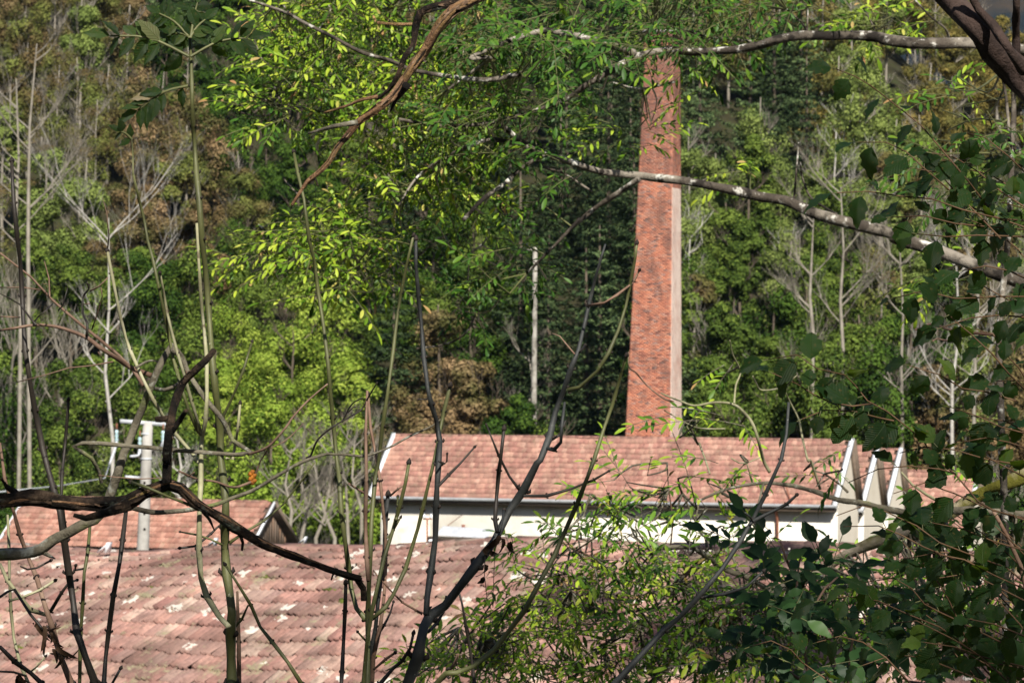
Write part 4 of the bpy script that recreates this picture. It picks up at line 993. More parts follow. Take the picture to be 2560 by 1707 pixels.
spray(ls, 'a', (1235,370), (720,235), 5, 190); spray(ls, 'a', (1245,370), (1620,250), 4, 175); spray(ls, 'a', (1240,250), (1040,90), 4, 130)
spray(ls, 'a', (1245,250), (1290,20), 4, 160); spray(ls, 'a', (1240,560), (900,720), 5, 170); spray(ls, 'a', (1240,250), (1340,130), 3, 150); spray(ls, 'a', (1235,240), (1100,230), 3, 140)
spray(ls, 'a', (860,910), (790,860), 2, 100)
ls.finish('leaflet')

# -- centre cluster
cc = Plant('ash_sapling', 'tight cluster of olive and brown bare ash shoots in front of the roof, centre left', 'sapling', G(843, 6.5), seed=4)
cc.stem("a 1920,1000 1945,1130 1985,1300 2020,1568 e 2050,250 2080,480 2112,680 2140,900 2157,1100 2175,1300 2200,1568 i 385,200 400,450 425,640 450,820 465,950 500,1080 560,1150", 9, 16, 6.6, nodes=115, bud=True)
cc.stem("f 870,110 830,280 790,480 770,600 740,850 700,1150 670,1350 645,1568 i 620,250 600,480 590,700 580,950 575,1110 575,1300 570,1580", 8, 17, 6.45, nodes=115, bud=True, ext=DOWN)
cc.stem("f 570,1115 560,1400 i 562,60 565,250 558,450 560,560 567,750 577,900", 8, 14, 6.4, mat='brown_stem', nodes=90)
cc.stem("f 575,1140 590,1350 620,1500 i 655,250 670,400 690,600 690,800 680,1000 655,1200 610,1400 600,1580", 8, 12, 6.5, mat='brown_stem', nodes=80, bud=True, ext=DOWN)
cc.stem("i 705,345 690,500 682,700 655,900 625,1200 592,1580", 12, 14, 6.55, mat='grey_stem', nodes=100, bud=True, ext=DOWN)
cc.stem("i 840,140 820,260 780,420 740,560 680,750 640,920 600,1100 568,1300 545,1580", 11, 13, 6.35, nodes=90, bud=True, ext=DOWN)
cc.stem("f 1110,1090 1070,1250 1030,1450 i 1035,0 960,310 900,560 820,820 740,990 690,1070 600,1150", 11, 13, 6.4, nodes=100, bud=True)
cc.stem("i 610,830 640,870 720,960 800,1040 930,1115", 4, 6, 6.5, mat='brown_stem', nodes=60)
cc.stem("i 450,265 540,320 600,365 650,380", 6, 7, 6.5, mat='brown_stem', nodes=60)
cc.stem("i 770,355 765,450 760,500", 7, 8, 6.4, nodes=60, bud=True)
cc.stem("i 785,490 740,570 700,620", 6, 6, 6.45, nodes=60, bud=True)
cc.stem("i 825,265 770,300 720,345", 5, 5, 6.45, mat='brown_stem', nodes=50)
cc.stem("i 740,1040 720,1110 680,1190 655,1230", 6, 8, 6.5, mat='dark_stem', nodes=60, bud=True)
cc.stem("i 870,1250 850,1340 800,1420 740,1470 650,1575", 9, 12, 6.3, mat='dark_stem', nodes=70, bud=True, ext=DOWN)
cc.stem("i 750,1370 690,1410 610,1480", 8, 7, 6.4, mat='brown_stem', nodes=50, bud=True)
cc.stem("i 510,1235 560,1290 580,1330", 6, 8, 6.5, nodes=50, bud=True)
cc.finish()

# -- grey sapling right of centre
gs = Plant('ash_sapling', 'forked grey bare sapling leaning right across the hall roof towards the chimney', 'sapling', G(935, 6.3), seed=5)
gs.stem("f 2125,160 2100,240 2060,380 2020,540 1985,700 1950,850 1900,970 1850,1120 1800,1250 1760,1420 1700,1568 i 1680,130 1590,310 1500,440 1400,640 1280,800 1180,930 1080,1060 980,1130 940,1200 920,1290 900,1400 830,1580", 7, 36, 6.3, mat='grey_stem', nodes=150, sides=10, ext=DOWN)
gs.stem("f 888,135 888,300 905,500 925,700 940,900 965,1100 990,1210 1020,1300 1045,1450 i 1045,0 1025,300 1020,420 1015,620 985,850 962,1000 955,1120", 10, 20, 6.35, mat='grey_stem', nodes=110, bud=True)
gs.stem("f 2330,160 2320,250 2290,400 2260,560 2210,720 2150,860 2080,980 1960,1090 1880,1110", 9, 13, 6.25, nodes=120, bud=True)
gs.stem("f 2347,330 2310,400 2280,430 2200,490 2120,540 2010,560", 7, 8, 6.25, mat='brown_stem', nodes=70, bud=True)
gs.stem("f 1860,1190 1840,1350 1835,1450 1790,1500 1745,1490", 8, 13, 6.25, mat='grey_stem', nodes=60)
gs.stem("f 1865,1310 1830,1400 1760,1445", 6, 8, 6.3, mat='dark_stem', nodes=60)
gs.stem("f 1990,820 1960,860 1940,880", 7, 7, 6.3, mat='dark_stem', bud=True)
gs.stem("f 1780,740 1830,760 1870,810 1925,875", 3, 6, 6.3, mat='brown_stem')
gs.stem("f 1462,1375 1440,1568 i 1430,180 1415,350 1405,500 1418,580", 11, 13, 6.25, mat='dark_stem', nodes=90, bud=True)
gs.stem("f 1350,1340 1390,1440 1430,1540 i 1500,220 1575,320", 5, 9, 6.3, mat='dark_stem', nodes=80, bud=True)
gs.stem("i 2145,185 2050,240 1900,300 1740,345 1590,345", 6, 10, 6.25, mat='dark_stem', nodes=80, bud=True)
gs.stem("i 1268,30 1180,130 1100,210 1035,280", 6, 10, 6.35, mat='dark_stem', nodes=80, bud=True)
gs.stem("i 1092,70 1090,120 1075,135 1040,120", 5, 7, 6.3, mat='dark_stem', bud=True)
gs.stem("f 910,1170 950,1170 985,1165", 5, 6, 6.35, mat='dark_stem', bud=True)
gs.stem("i 1463,440 1450,520 1430,580", 8, 9, 6.3, mat='grey_stem', bud=True)
gs.stem("i 1085,1000 1070,1100 1020,1180 970,1230", 7, 12, 6.4, mat='grey_stem', nodes=80)
for (x, y, dx, dy, s_) in [(1440,600,-30,60,130),(1320,700,60,20,150),(1340,790,30,90,120),(1330,870,-20,80,110),(1510,640,-30,110,140),(1370,700,40,50,120),(1450,620,20,40,100)]:
    gs.leaf('dry', P_('i', x, y, 6.25), (dx, gs.rg.uniform(-40,40), -dy), (gs.rg.uniform(-1,1), -1, .3), s_*kpx, 'dry_leaf')
gs.stem("i 1340,740 1335,850 1345,950 1355,1030", 3, 2, 6.25, mat='dark_stem'); gs.stem("i 1450,585 1510,600 1520,650 1490,730", 2, 3, 6.25, mat='dark_stem')
gs.finish('dry_leaf')
os_ = Plant('ash_sapling', 'long curving olive shoot sweeping up from the bottom centre past the green shrub', 'sapling', G(1005, 6.2), seed=6)
os_.stem("f 2262,890 2235,980 2180,1180 2120,1350 2050,1568 i 2010,220 1940,400 1860,580 1790,740 1700,900 1600,1090 1500,1220 1400,1350 1260,1460 1150,1500 1090,1500 1010,1580", 10, 18, 6.15, nodes=130, bud=True, ext=DOWN, mat='ash_stem')
os_.stem("i 1165,1380 1140,1440 1095,1495", 9, 10, 6.15, mat='brown_stem', nodes=50); os_.finish()
rs = Plant('ash_sapling', 'dark bluish-grey shoot rising to the right in front of the hall wall and downpipe', 'sapling', G(1400, 6.2), seed=8)
rs.stem("g 815,1190 800,1400 765,1568 j 760,120 660,340 580,500 500,640 380,820 230,1000 100,1140 0,1220 o 1480,1495 1430,1550 1400,1580", 9, 19, 6.2, mat='grey_stem', nodes=120, ext=DOWN)
rs.stem("j 865,340 800,400 720,440 580,510", 8, 11, 6.2, mat='grey_stem', nodes=60, bud=True); rs.stem("j 645,840 540,940 400,985 230,1010", 8, 10, 6.2, mat='grey_stem', nodes=60, bud=True)
rs.stem("j 185,940 210,970 225,1010", 6, 8, 6.2, mat='grey_stem'); rs.stem("j 530,455 560,480 580,510", 6, 8, 6.2, mat='grey_stem'); rs.finish()
# -- lower left sapling
bl = Plant('ash_sapling', 'pale forked sapling in the lower left corner with curled dry leaves', 'sapling', G(165, 6.8), seed=9)
bl.stem("h 0,0 30,230 90,450 130,600 190,760 240,880 290,1050 340,1200 390,1380 470,1580", 8, 19, 6.8, mat='brown_stem', nodes=110, ext=DOWN)
bl.stem("h 0,790 50,900 130,1000 200,1090 300,1120", 11, 13, 6.8, mat='pale_stem', nodes=90)
bl.stem("h 500,895 450,910 400,980 330,1100", 7, 10, 6.8, mat='dark_stem', nodes=50, bud=True)
bl.stem("h 50,470 60,700 62,900 72,1100 90,1270 130,1440 190,1575", 8, 11, 6.9, mat='pale_stem', nodes=90, ext=DOWN)
bl.stem("h 0,1330 100,1430 200,1500 280,1575", 13, 15, 6.4, mat='dark_stem', nodes=100, ext=DOWN)
bl.stem("h 0,1005 50,970 95,955 200,1120 300,1240 380,1320 420,1400", 9, 10, 6.6, mat='dark_stem')
bl.stem("h 355,900 260,960 150,1005 60,1030", 8, 7, 6.7, mat='pale_stem', nodes=60, bud=True)
bl.stem("h 325,770 240,815 180,825 135,805", 7, 6, 6.75, mat='dark_stem', bud=True)
bl.stem("h 785,1475 760,1520 730,1575", 8, 9, 6.4, mat='grey_stem', bud=True); bl.stem("h 295,1395 240,1460 190,1500", 6, 6, 6.5, mat='pale_stem', bud=True)
bl.stem("h 0,1490 90,1495 170,1520", 7, 8, 6.5, mat='dark_stem')
for k in range(20):
    t = k/19; bl.leaf('dry', P_('h', 230+190*t+bl.rg.uniform(-25,25), 1150+230*t+bl.rg.uniform(-40,40), 6.55), (bl.rg.uniform(-1,1), bl.rg.uniform(-1,1), -1), (bl.rg.uniform(-1,1), -1, .3), bl.rg.uniform(60,120)*kpx, 'dry_leaf')
for k in range(6): bl.leaf('dry', P_('h', 140+bl.rg.uniform(-35,35), 1520+bl.rg.uniform(-30,40), 6.4), (bl.rg.uniform(-1,1), 0, -1), (bl.rg.uniform(-1,1), -1, .3), 100*kpx, 'dry_leaf')
bl.finish('dry_leaf')

# -- dead limbs at the left
db = Plant('dead_branch', 'thick dead limb with shredding dark bark reaching in from the left edge', 'dead branch', P_('h', 0, 380, 6.3), seed=12)
db.stem("h -420,330 -200,370 0,380 200,362 420,385 620,402 830,388 940,335 1100,272 1180,292 1290,400 1480,510 1700,650 1850,712 2000,770 2200,840 2352,885 i 500,880 545,950 550,1030", 48, 15, 6.3, mat='dead_bark', name='limb', rough=.40, sides=20, strands=7, smat=('dead_bark','dead_bark','peel_bark','dead_bark'), flakes=110, wob=.05)
db.stem("e 1400,850 1340,920 1270,990 1200,1060 1150,1170 1120,1300 1100,1400 1090,1568 h 1090,100 1092,260", 18, 31, 6.25, mat='dead_bark', name='limb', rough=.36, sides=12, strands=4, flakes=40, wob=.05)
db.stem("h 480,470 560,490 640,470 760,430 850,400", 14, 42, 6.28, mat='dead_bark', name='bark_slab', rough=.3, sides=10, flakes=16, wob=.02)
db.stem("e 1215,1245 1180,1300 1120,1380", 12, 20, 6.2, mat='dead_bark', name='stub', rough=.3, flakes=8); db.stem("e 1015,1300 1050,1298 1110,1290", 15, 17, 6.25, mat='dead_bark', name='stub', rough=.3)
db.stem("h 1580,700 1585,650 1570,600", 8, 14, 6.3, mat='dead_bark', name='stub', rough=.3); db.stem("h 2165,890 2180,850 2200,830", 6, 12, 6.3, mat='dead_bark', name='stub', rough=.3)
db.stem("h 1400,570 1370,500 1330,450", 4, 14, 6.28, mat='dead_bark', name='stub', rough=.3)
db.stem("h 10,235 50,290 110,330", 8, 22, 6.3, mat='dead_bark', name='stub', rough=.3, flakes=6); db.finish()
lb = Plant('dead_branch', 'lichen-grey bent branch rising to a sharp elbow beside the concrete pole', 'dead branch', P_('h', 0, 725, 6.5), seed=13)
lb.stem("e 1128,815 1090,870 1040,960 990,1080 930,1220 880,1340 830,1480 h 810,60 770,200 720,340 680,440 620,500 560,520 450,580 350,630 270,690 150,722 0,728 -300,740", 20, 40, 6.5, mat='lichen_bark', name='limb', rough=.16, sides=12, wob=.05)
lb.stem("h 360,755 310,730 260,700", 4, 22, 6.5, mat='lichen_bark', name='stub', rough=.2)
lb.stem("h 665,262 650,190 600,100 540,0 e 1580,1530 1520,1440 1480,1350 1420,1260 1350,1180 1290,1090 1220,980 1180,890 1130,840", 11, 20, 6.45, mat='lichen_bark', name='limb', rough=.22, sides=10, flakes=10, wob=.05)
lb.stem("e 0,720 100,705 230,685 360,695 450,720 570,770 650,830 760,900 850,960 990,1015", 8, 18, 6.5, mat='brown_stem', name='twig', rough=.1)
lb.stem("e 1040,925 1000,918 950,928 890,965", 6, 9, 6.5, mat='lichen_bark', name='twig', rough=.15); lb.stem("e 1165,1065 1130,1090 1080,1108 1015,1100", 12, 12, 6.45, mat='lichen_bark', name='twig', rough=.15)
lb.stem("e 570,410 580,450 545,500 540,600 570,680 568,760", 6, 8, 6.5, mat='dark_stem', name='twig', rough=.2); lb.stem("e 705,375 650,430 590,462", 4, 6, 6.5, mat='brown_stem', name='twig', rough=.1)
lb.stem("e 660,440 668,500 640,600 600,715", 3, 5, 6.5, mat='brown_stem', name='twig'); lb.stem("e 585,545 560,548 542,550", 3, 4, 6.5, mat='brown_stem', name='twig'); lb.stem("e 0,630 60,632 130,635", 4, 5, 6.5, mat='brown_stem', name='twig')
lb.stem("e 0,480 60,510 130,550 190,630 235,685", 3, 8, 6.5, mat='dark_stem', name='twig'); lb.stem("e 345,545 300,590 250,630 225,665", 4, 6, 6.5, mat='dark_stem', name='twig'); lb.stem("e 640,860 660,890 680,920", 3, 3, 6.5, mat='brown_stem', name='twig')
lb.stem("e 115,1057 300,1010 450,965 600,950 740,924", 3, 5, 6.45, mat='brown_stem', name='twig')
q = P_('h', 1650, 225, 6.43)-lb.L; m = MB()
for k in range(7): c_ = q+Vector((.004*math.sin(k*2.1), -.004, -.010+k*.0035)); tube(m, [c_-Vector((.005,0,.003)), c_, c_+Vector((.005,0,.002))], [.002,.006,.002], 7)
MT['fungus'] = mat_noise('fungus', [(.3,(.06,.02,.006)), (.7,(.42,.15,.012))], 90, 4, .6, .3); m.build('fungus', MT['fungus'], lb.root, smooth=True)
lb.finish()
hb = Plant('fallen_branch', 'thin grey-brown branch arching from the dead limb across to the hall roof', 'dead branch', P_('h', 860, 420, 6.4), seed=14)
hb.stem("f 1050,1300 1000,1340 850,1410 700,1490 560,1540 i 450,78 300,72 h 2100,80 1960,130 1800,220 1650,310 1500,365 1400,405 1270,430 1150,445 1000,452 860,420", 5, 17, 6.4, mat='lichen_bark', name='limb', rough=.12, sides=8, wob=.05)
hb.stem("f 635,1060 570,1170 530,1240 430,1300 360,1340 250,1430 200,1540 i 170,100", 5, 7, 6.4, mat='dark_stem', name='twig', rough=.15); hb.stem("f 542,1160 490,1185 450,1230 405,1320", 4, 5, 6.4, mat='dark_stem', name='twig', rough=.15); hb.stem("f 522,1220 480,1222 440,1260", 3, 4, 6.4, mat='dark_stem', name='twig')
hb.stem("e 2140,1070 2010,1180 1910,1290 1870,1350 1750,1480 1620,1530", 5, 9, 6.4, mat='brown_stem', name='twig', rough=.1); hb.stem("e 1985,1325 1900,1410 1850,1450 h 1750,40 1700,120 1670,200", 3, 5, 6.4, mat='brown_stem', name='twig')
hb.stem("h 1650,250 1560,285 1500,285 1400,250 1290,235 1170,185", 9, 7, 6.45, mat='brown_stem', name='twig', rough=.15); hb.stem("h 645,210 750,222 900,235 1060,228", 3, 4, 6.45, mat='brown_stem', name='twig'); hb.stem("h 1130,215 1170,180 1230,220 1270,190", 3, 4, 6.45, mat='brown_stem', name='twig')
hb.finish()

# -- peeling branch from the top
pbn = Plant('dead_branch', 'peeling orange-brown dead branch hanging diagonally from the top of the picture', 'dead branch', P_('b', 1840, -40, 6.1), seed=15)
pbn.stem("b 600,1340 640,1280 700,1190 760,1140 840,1060 890,970 960,890 1030,800 1120,740 1250,640 1320,540 1400,420 1480,310 1540,200 1620,100 1740,20 1900,-60 2150,-200 2500,-420", 8, 42, 6.1, mat='peel_bark', name='limb', rough=.36, sides=18, strands=7, smat=('peel_bark','dead_bark','strip_bark'), flakes=150, wob=.04)
pbn.stem("b 1150,650 1230,590 1290,500 1340,370 1390,300 1415,160 1440,90 1520,50 1650,20 1840,-30", 11, 30, 6.15, mat='dead_bark', name='limb', rough=.3, sides=11, strands=4, smat=('peel_bark','dead_bark'), flakes=50, wob=.04)
pbn.stem("b 1160,150 1280,160 1400,158", 10, 13, 6.15, mat='peel_bark', name='twig', rough=.25, flakes=8); pbn.stem("b 810,737 950,695 1060,650 1160,632", 7, 12, 6.1, mat='peel_bark', name='twig', rough=.25, flakes=8)
pbn.stem("b 708,872 800,845 900,822 1030,800", 8, 18, 6.1, mat='lichen_bark', name='twig', rough=.2); pbn.stem("b 770,1215 760,1180 740,1150", 5, 7, 6.1, mat='dead_bark', name='twig')
pbn.stem("b 1240,735 1270,670 1320,600 1350,560", 5, 26, 6.08, mat='dead_bark', name='bark_slab', rough=.4, flakes=14)
pbn.finish()

# -- the big ash behind: limbs and yellow-green leaves
AY = 14.0
at = Plant('ash_tree', 'spreading ash tree with lichened limbs and yellow-green leaves crossing the chimney', 'tree', G(2800, AY+.6), seed=20)
AL = AY-.7
base_t = G(2800, AY+.6)
at.stem([(2900,-3800),(2760,-2200),(2690,-300),(2680,100),(2700,600),(2740,1200)], 80, 170, AY+.4, mat='ash_bark', name='trunk', rough=.15, sides=14, ext=[(.1,.1,-1.5), (.2,.2,-6)])
A1 = at.stem("c 1250,375 d 0,330 200,340 500,320 700,272 900,232 1100,235 1350,238 1500,272 1700,287 2000,282 2150,302 2352,330 2900,420 3350,520", 22, 44, AL, mat='ash_bark', name='limb', rough=.2, sides=12)
at.stem("b 1300,780 1600,822 1950,792 2352,668 c 950,560 1100,470 1250,378", 9, 22, AL, mat='ash_bark', name='limb', rough=.2, sides=10)
at.stem("b 1600,600 1763,480 1900,380 c 200,380 450,270 620,215 750,208 950,250 1100,290 1270,350", 8, 25, AL-.1, mat='ash_bark', name='limb', rough=.2, sides=10)
at.stem("c 370,790 540,930 650,1000 800,1040 1000,1110 1200,1140 1310,1150 1500,1172 1700,1200 1900,1242 2100,1290 d 800,1312 1000,1400 1200,1452 1500,1530 g 1500,110 1800,205 2030,300 2260,375 2600,500 3200,760", 16, 48, AL, mat='ash_bark', name='limb', rough=.18, sides=12)
at.stem("f 1610,350 1800,160 1950,0 c 880,1470 1000,1370 1150,1270 1300,1170", 8, 19, AL, mat='ash_bark', name='limb', rough=.2)
at.stem("b 1300,1340 1400,1180 1500,1090 1590,1040 1700,980 1880,915 2050,935 2200,985", 6, 18, AL, mat='ash_bark', name='limb', rough=.2)
at.stem("b 1720,1440 1850,1300 1990,1200 2100,1100 2250,1010", 14, 12, AL-.2, mat='ash_bark', name='limb', rough=.2)
at.stem("b 320,0 550,80 700,160 900,260 1050,340 1250,400 1400,460 1700,510 1900,520 2100,480", 9, 17, AL-.3, mat='ash_bark', name='limb', rough=.15)
for sp_ in ["b 350,250 420,430 480,560 530,670", "b 310,410 400,440 425,440", "b 200,660 260,690 320,705", "b 290,580 330,630 400,645 530,690", "b 245,730 350,755 450,750 530,690", "b 530,690 640,700 800,730 1000,750 1300,780", "b 520,0 590,100", "b 820,0 850,80 780,190", "b 1240,50 1240,200 1300,330 1320,390",
            "b 700,290 800,320 950,330", "f 0,270 120,240", "e 1690,30 1800,130", "e 1760,270 1850,270 1940,245", "b 540,1160 640,1270 800,1380", "b 1000,360 1040,470 1100,530", "f 410,110 480,240 570,330 620,380 700,330 840,270 1100,90", "f 1370,60 1330,150 1230,220", "f 1280,610 1210,740 1080,810 890,840", "d 880,930 850,1300", "d 890,1060 910,1180 970,1300 1130,1400", "d 800,60 900,150 930,200", "d 940,40 935,200", "d 1270,0 1340,120 1380,200", "d 1640,0 1740,110 1830,180 1860,240", "c 1130,540 1320,580 1530,535", "c 1700,1190 1740,1170", "c 820,0 925,230", "c 1410,150 1600,200 1750,240 2050,270", "c 640,1090 800,1130 990,1250", "c 520,700 525,900", "c 870,950 960,1090"]:
    at.stem(sp_, 5, 8, AY, mat='ash_bark', name='branchlet', rough=.15, sides=6)
def nearest(samples, p): return min(samples, key=lambda q: (q.x-p.x)**2+(q.z-p.z)**2)
def cluster(pl, x, y, rx, ry, n, mat, Y=AY, L=.235, size=.061, pairs=5, depth=.8, twig=.4):
    rg = pl.rg
    for _ in range(n):
        r = math.sqrt(rg.random()); a = rg.uniform(0, 6.283); p = P(x+rx*r*math.cos(a), y+ry*r*math.sin(a), Y+rg.uniform(-depth, depth))
        qx, qy = proj(p)
        if pl is not at and 1800 < qx < 2030 and 1165 < qy < 1275 and rg.random() < .85: continue
        d = Vector((rg.uniform(-1,1)-.25, rg.uniform(-.6,.6), rg.uniform(-.6,.6))); nn = Vector((rg.uniform(-.5,.5), rg.uniform(-.9,.1), .8))
        pl.pinnate(p, d, nn, L*rg.uniform(.7,1.15), pairs, size*rg.uniform(.85,1.15), mat)
        if rg.random() < twig:
            q = nearest(pl.samples, p)
            if (q-p).length < 1.0:
                mid = (p+q)/2+Vector((rg.uniform(-.05,.05), 0, rg.uniform(-.08,.03)))
                pts, _t = spline([q-pl.L, mid-pl.L, p-pl.L], .08); tube(pl.tw, pts, [.005-.003*i/len(pts) for i in range(len(pts))], 4, cap=False)
for (x, y, rx, ry, n, mt) in [(720,30,110,45,26,'ash_leaf'),(800,60,120,40,22,'ash_leaf'),(660,110,70,50,14,'ash_leaf'),(760,140,90,50,18,'ash_leaf'),(900,100,60,60,8,'ash_leaf'),(640,240,70,35,14,'ash_leaf'),(700,200,80,40,12,'ash_leaf'),(830,220,90,50,14,'ash_leaf'),
        (670,285,50,30,6,'ash_leaf_dark'),(880,300,90,60,14,'ash_leaf'),(980,230,100,60,22,'ash_leaf'),(1060,150,100,60,24,'ash_leaf'),(1020,60,90,60,16,'ash_leaf_dark'),(1130,60,110,55,24,'ash_leaf_dark'),(1150,180,90,50,16,'ash_leaf_dark'),
        (1250,110,110,60,18,'ash_leaf_dark'),(1240,40,100,45,16,'ash_leaf_dark'),(1370,40,110,45,20,'ash_leaf_dark'),(1480,50,90,50,20,'ash_leaf_dark'),(1590,50,90,50,18,'ash_leaf_dark'),(1690,50,80,45,14,'ash_leaf_dark'),(1620,110,80,25,9,'ash_leaf_dark'),
        (1560,150,30,30,5,'ash_leaf'),(1080,330,110,60,20,'ash_leaf'),(960,400,110,60,22,'ash_leaf'),(1060,430,90,60,16,'ash_leaf'),(1170,330,80,60,10,'ash_leaf_dark'),(880,380,60,50,7,'ash_leaf'),(700,540,75,45,20,'ash_leaf'),(800,520,80,45,20,'ash_leaf'),
        (610,600,60,35,11,'ash_leaf'),(760,600,90,40,16,'ash_leaf'),(880,570,80,50,14,'ash_leaf'),(770,665,40,25,5,'ash_leaf'),(870,640,60,30,7,'ash_leaf'),(1020,520,90,50,10,'ash_leaf_dark'),(1120,640,90,45,11,'ash_leaf_dark'),(1040,700,70,40,8,'ash_leaf_dark'),(1210,600,60,50,7,'ash_leaf_dark'),
        (1200,250,90,50,9,'ash_leaf_dark'),(1330,220,80,60,4,'ash_leaf_dark'),(1480,310,50,30,5,'ash_leaf'),(1400,300,60,20,3,'ash_leaf'),(1230,470,90,40,4,'ash_leaf_dark'),(1720,400,30,15,2,'ash_leaf'),
        (1990,50,60,20,6,'ash_leaf'),(2060,40,40,25,4,'ash_leaf'),(2170,45,20,10,2,'ash_leaf'),(1830,20,90,30,6,'ash_leaf_dark'),(2150,650,40,50,4,'ash_leaf'),
        (900,-60,300,60,50,'ash_leaf'),(1500,-80,500,70,80,'ash_leaf_dark')]:
    cluster(at, x, y, rx, ry, int(n*(2.0 if mt == 'ash_leaf' else 1.6)), mt)
for (x, y, rx, ry, n) in [(1120,95,60,25,8),(1230,120,60,25,9),(1350,120,60,25,9),(1450,110,60,30,9),(1330,190,50,25,5),(1180,270,60,25,7),(1020,290,60,20,6),(1160,340,60,25,6),(1300,385,50,18,4),(1080,250,70,25,6),(1560,95,60,20,6)]:
    cluster(at, x, y, rx, ry, n, 'ash_leaf_dark', Y=AL-.35, depth=.25)
rn = np.random.default_rng(19); mb = MB(); n = 4200
cs = np.array([(rn.uniform(4.5, 9.0), rn.uniform(11, 16), CZ+rn.uniform(8.5, 14), rn.uniform(.3, .75)) for _ in range(16)])
idx = rn.choice(16, n); d = rn.normal(size=(n, 3)); d /= np.linalg.norm(d, axis=1, keepdims=True)
pts = cs[idx,:3]+d*cs[idx,3:4]*rn.random((n, 1))**.4-np.array(at.L)
leaf_cloud(mb, pts, d, .09, rn, rn.random(n)); mb.build('crown', MT['ash_leaf'], at.root, kind='stuff')
at.finish('leaflet')

# -- dark leaning trunk, top right
dt = Plant('leaning_trunk', 'thick dark trunk leaning across the upper right corner', 'tree trunk', P(2352, 190, 7.0), seed=22)
dt.stem("d 1500,-420 1700,-180 1880,20 1950,90 2080,220 2150,330 2250,420 2352,510 2600,760 2800,1100 2900,1600", 62, 110, 7.0, mat='dark_trunk', name='trunk', rough=.18, sides=16, ext=[(.1,0,-.6), (.15,0,-2.4)])
dt.stem("d 1990,-200 2020,0 2100,110 2180,210 2260,330 2352,470", 22, 34, 6.9, mat='dark_trunk', name='trunk', rough=.25, sides=12)
dt.stem("d 2300,-200 2303,0 2300,150 2300,270 2310,420 2340,560", 26, 26, 7.3, mat='dark_trunk', name='trunk', rough=.2, sides=10)
dt.finish()
lt2 = Plant('slim_trunk', 'slim lichen-spotted trunk rising behind the hazel leaves at the right edge', 'tree trunk', G(2325, 11), seed=23)
lt2.stem("d 2290,350 2282,530 2285,700 2275,1000 2260,1300 g 2260,0 2230,300 2200,600 2190,900 2200,1200 j 2210,100 2230,600 2230,1500", 16, 26, 11, mat='ash_bark', name='trunk', rough=.15, sides=10, ext=[(0,0,-2.5)])
lt2.stem("d 2200,470 2230,600 2250,800 2265,1000", 8, 12, 11, mat='ash_bark', name='branchlet', rough=.15)
cluster(lt2, 2250, 270, 90, 70, 14, 'ash_leaf_dark', Y=11, L=.22, size=.05); cluster(lt2, 2150, 330, 60, 50, 8, 'ash_leaf_dark', Y=11, L=.22, size=.05)
cluster(lt2, 2230, 420, 120, 70, 14, 'ash_leaf_dark', Y=11, L=.22, size=.05); cluster(lt2, 2180, 190, 30, 25, 4, 'ash_leaf', Y=11, L=.2, size=.045)
lt2.finish('leaflet')
dr = Plant('dead_branch', 'bleached dead twig poking left out of the hazel at the right edge', 'dead branch', P_('g', 2352, 755, 8), seed=24)
dr.stem("g 1640,715 1700,702 1730,680 1800,695 1900,722 2150,748 2352,758 2700,780", 7, 14, 8, mat='brown_stem', name='limb', rough=.2); dr.stem("g 1755,790 1790,775 1830,785 1900,792 1922,760 1930,735", 6, 9, 8, mat='brown_stem', name='twig', rough=.2)
dr.finish()

# -- shrub at the lower right (ash regrowth, thin leaves) and its mossy limbs
SY = 11.5
sh = Plant('ash_shrub', 'dense green-leaved shrub with mossy crooked limbs in front of the hall wall', 'shrub', G(1700, SY), seed=30)
sh.stem("j -60,1530 0,1480 150,1340 300,1220 430,1150 560,1060 690,975 850,920 1000,850 1150,750 1350,652 1500,612 1650,540 1850,470 2100,320 2250,262 2600,150 3000,400", 17, 52, SY, mat='moss_bark', name='limb', rough=.2, sides=12, ext=[(.3,0,-1.5), (.4,0,-4)])
sh.stem("j 180,400 370,315 550,272 700,262 850,282 1000,322 1150,372 1300,392 1500,440 1650,452 2000,440 2400,470", 7, 26, SY, mat='lichen_bark', name='limb', rough=.2, sides=9)
sh.stem("j -60,690 0,682 180,682 280,742 400,822 550,882 700,965", 11, 22, SY, mat='lichen_bark', name='limb', rough=.2, sides=9)
sh.stem("j 0,995 150,850 260,752", 15, 17, SY, mat='dead_bark', name='limb', rough=.2)
sh.stem("g -20,1130 50,1160 110,1182 200,1212 330,1190 450,1202 520,1252 580,1332 620,1452 650,1568 j 690,190", 5, 12, SY, mat='pale_stem', name='limb', rough=.12); sh.stem("g 430,785 450,880 500,985 470,1080 458,1195", 4, 7, SY, mat='pale_stem', name='branchlet', rough=.12)
sh.stem("g 770,1080 830,1200 880,1300 900,1400 940,1568 j 960,120 1020,300", 5, 9, SY, mat='pale_stem', name='branchlet', rough=.12); sh.stem("g 0,1240 100,1300 200,1350 280,1362 400,1362", 4, 5, SY, mat='pale_stem', name='branchlet', rough=.12)
sh.stem("g 870,1010 850,1030 780,1090 640,1110 600,1060 580,1020", 4, 5, SY, mat='pale_stem', name='branchlet', rough=.12); sh.stem("g -230,860 -228,960 -180,1000 -100,1090 0,1165 60,1185", 4, 7, SY, mat='brown_stem', name='branchlet', rough=.12)
sh.stem("j 640,90 540,130 490,130 440,100", 4, 5, SY, mat='pale_stem', name='branchlet'); sh.stem("j 540,130 560,200 620,215", 4, 4, SY, mat='pale_stem', name='branchlet')
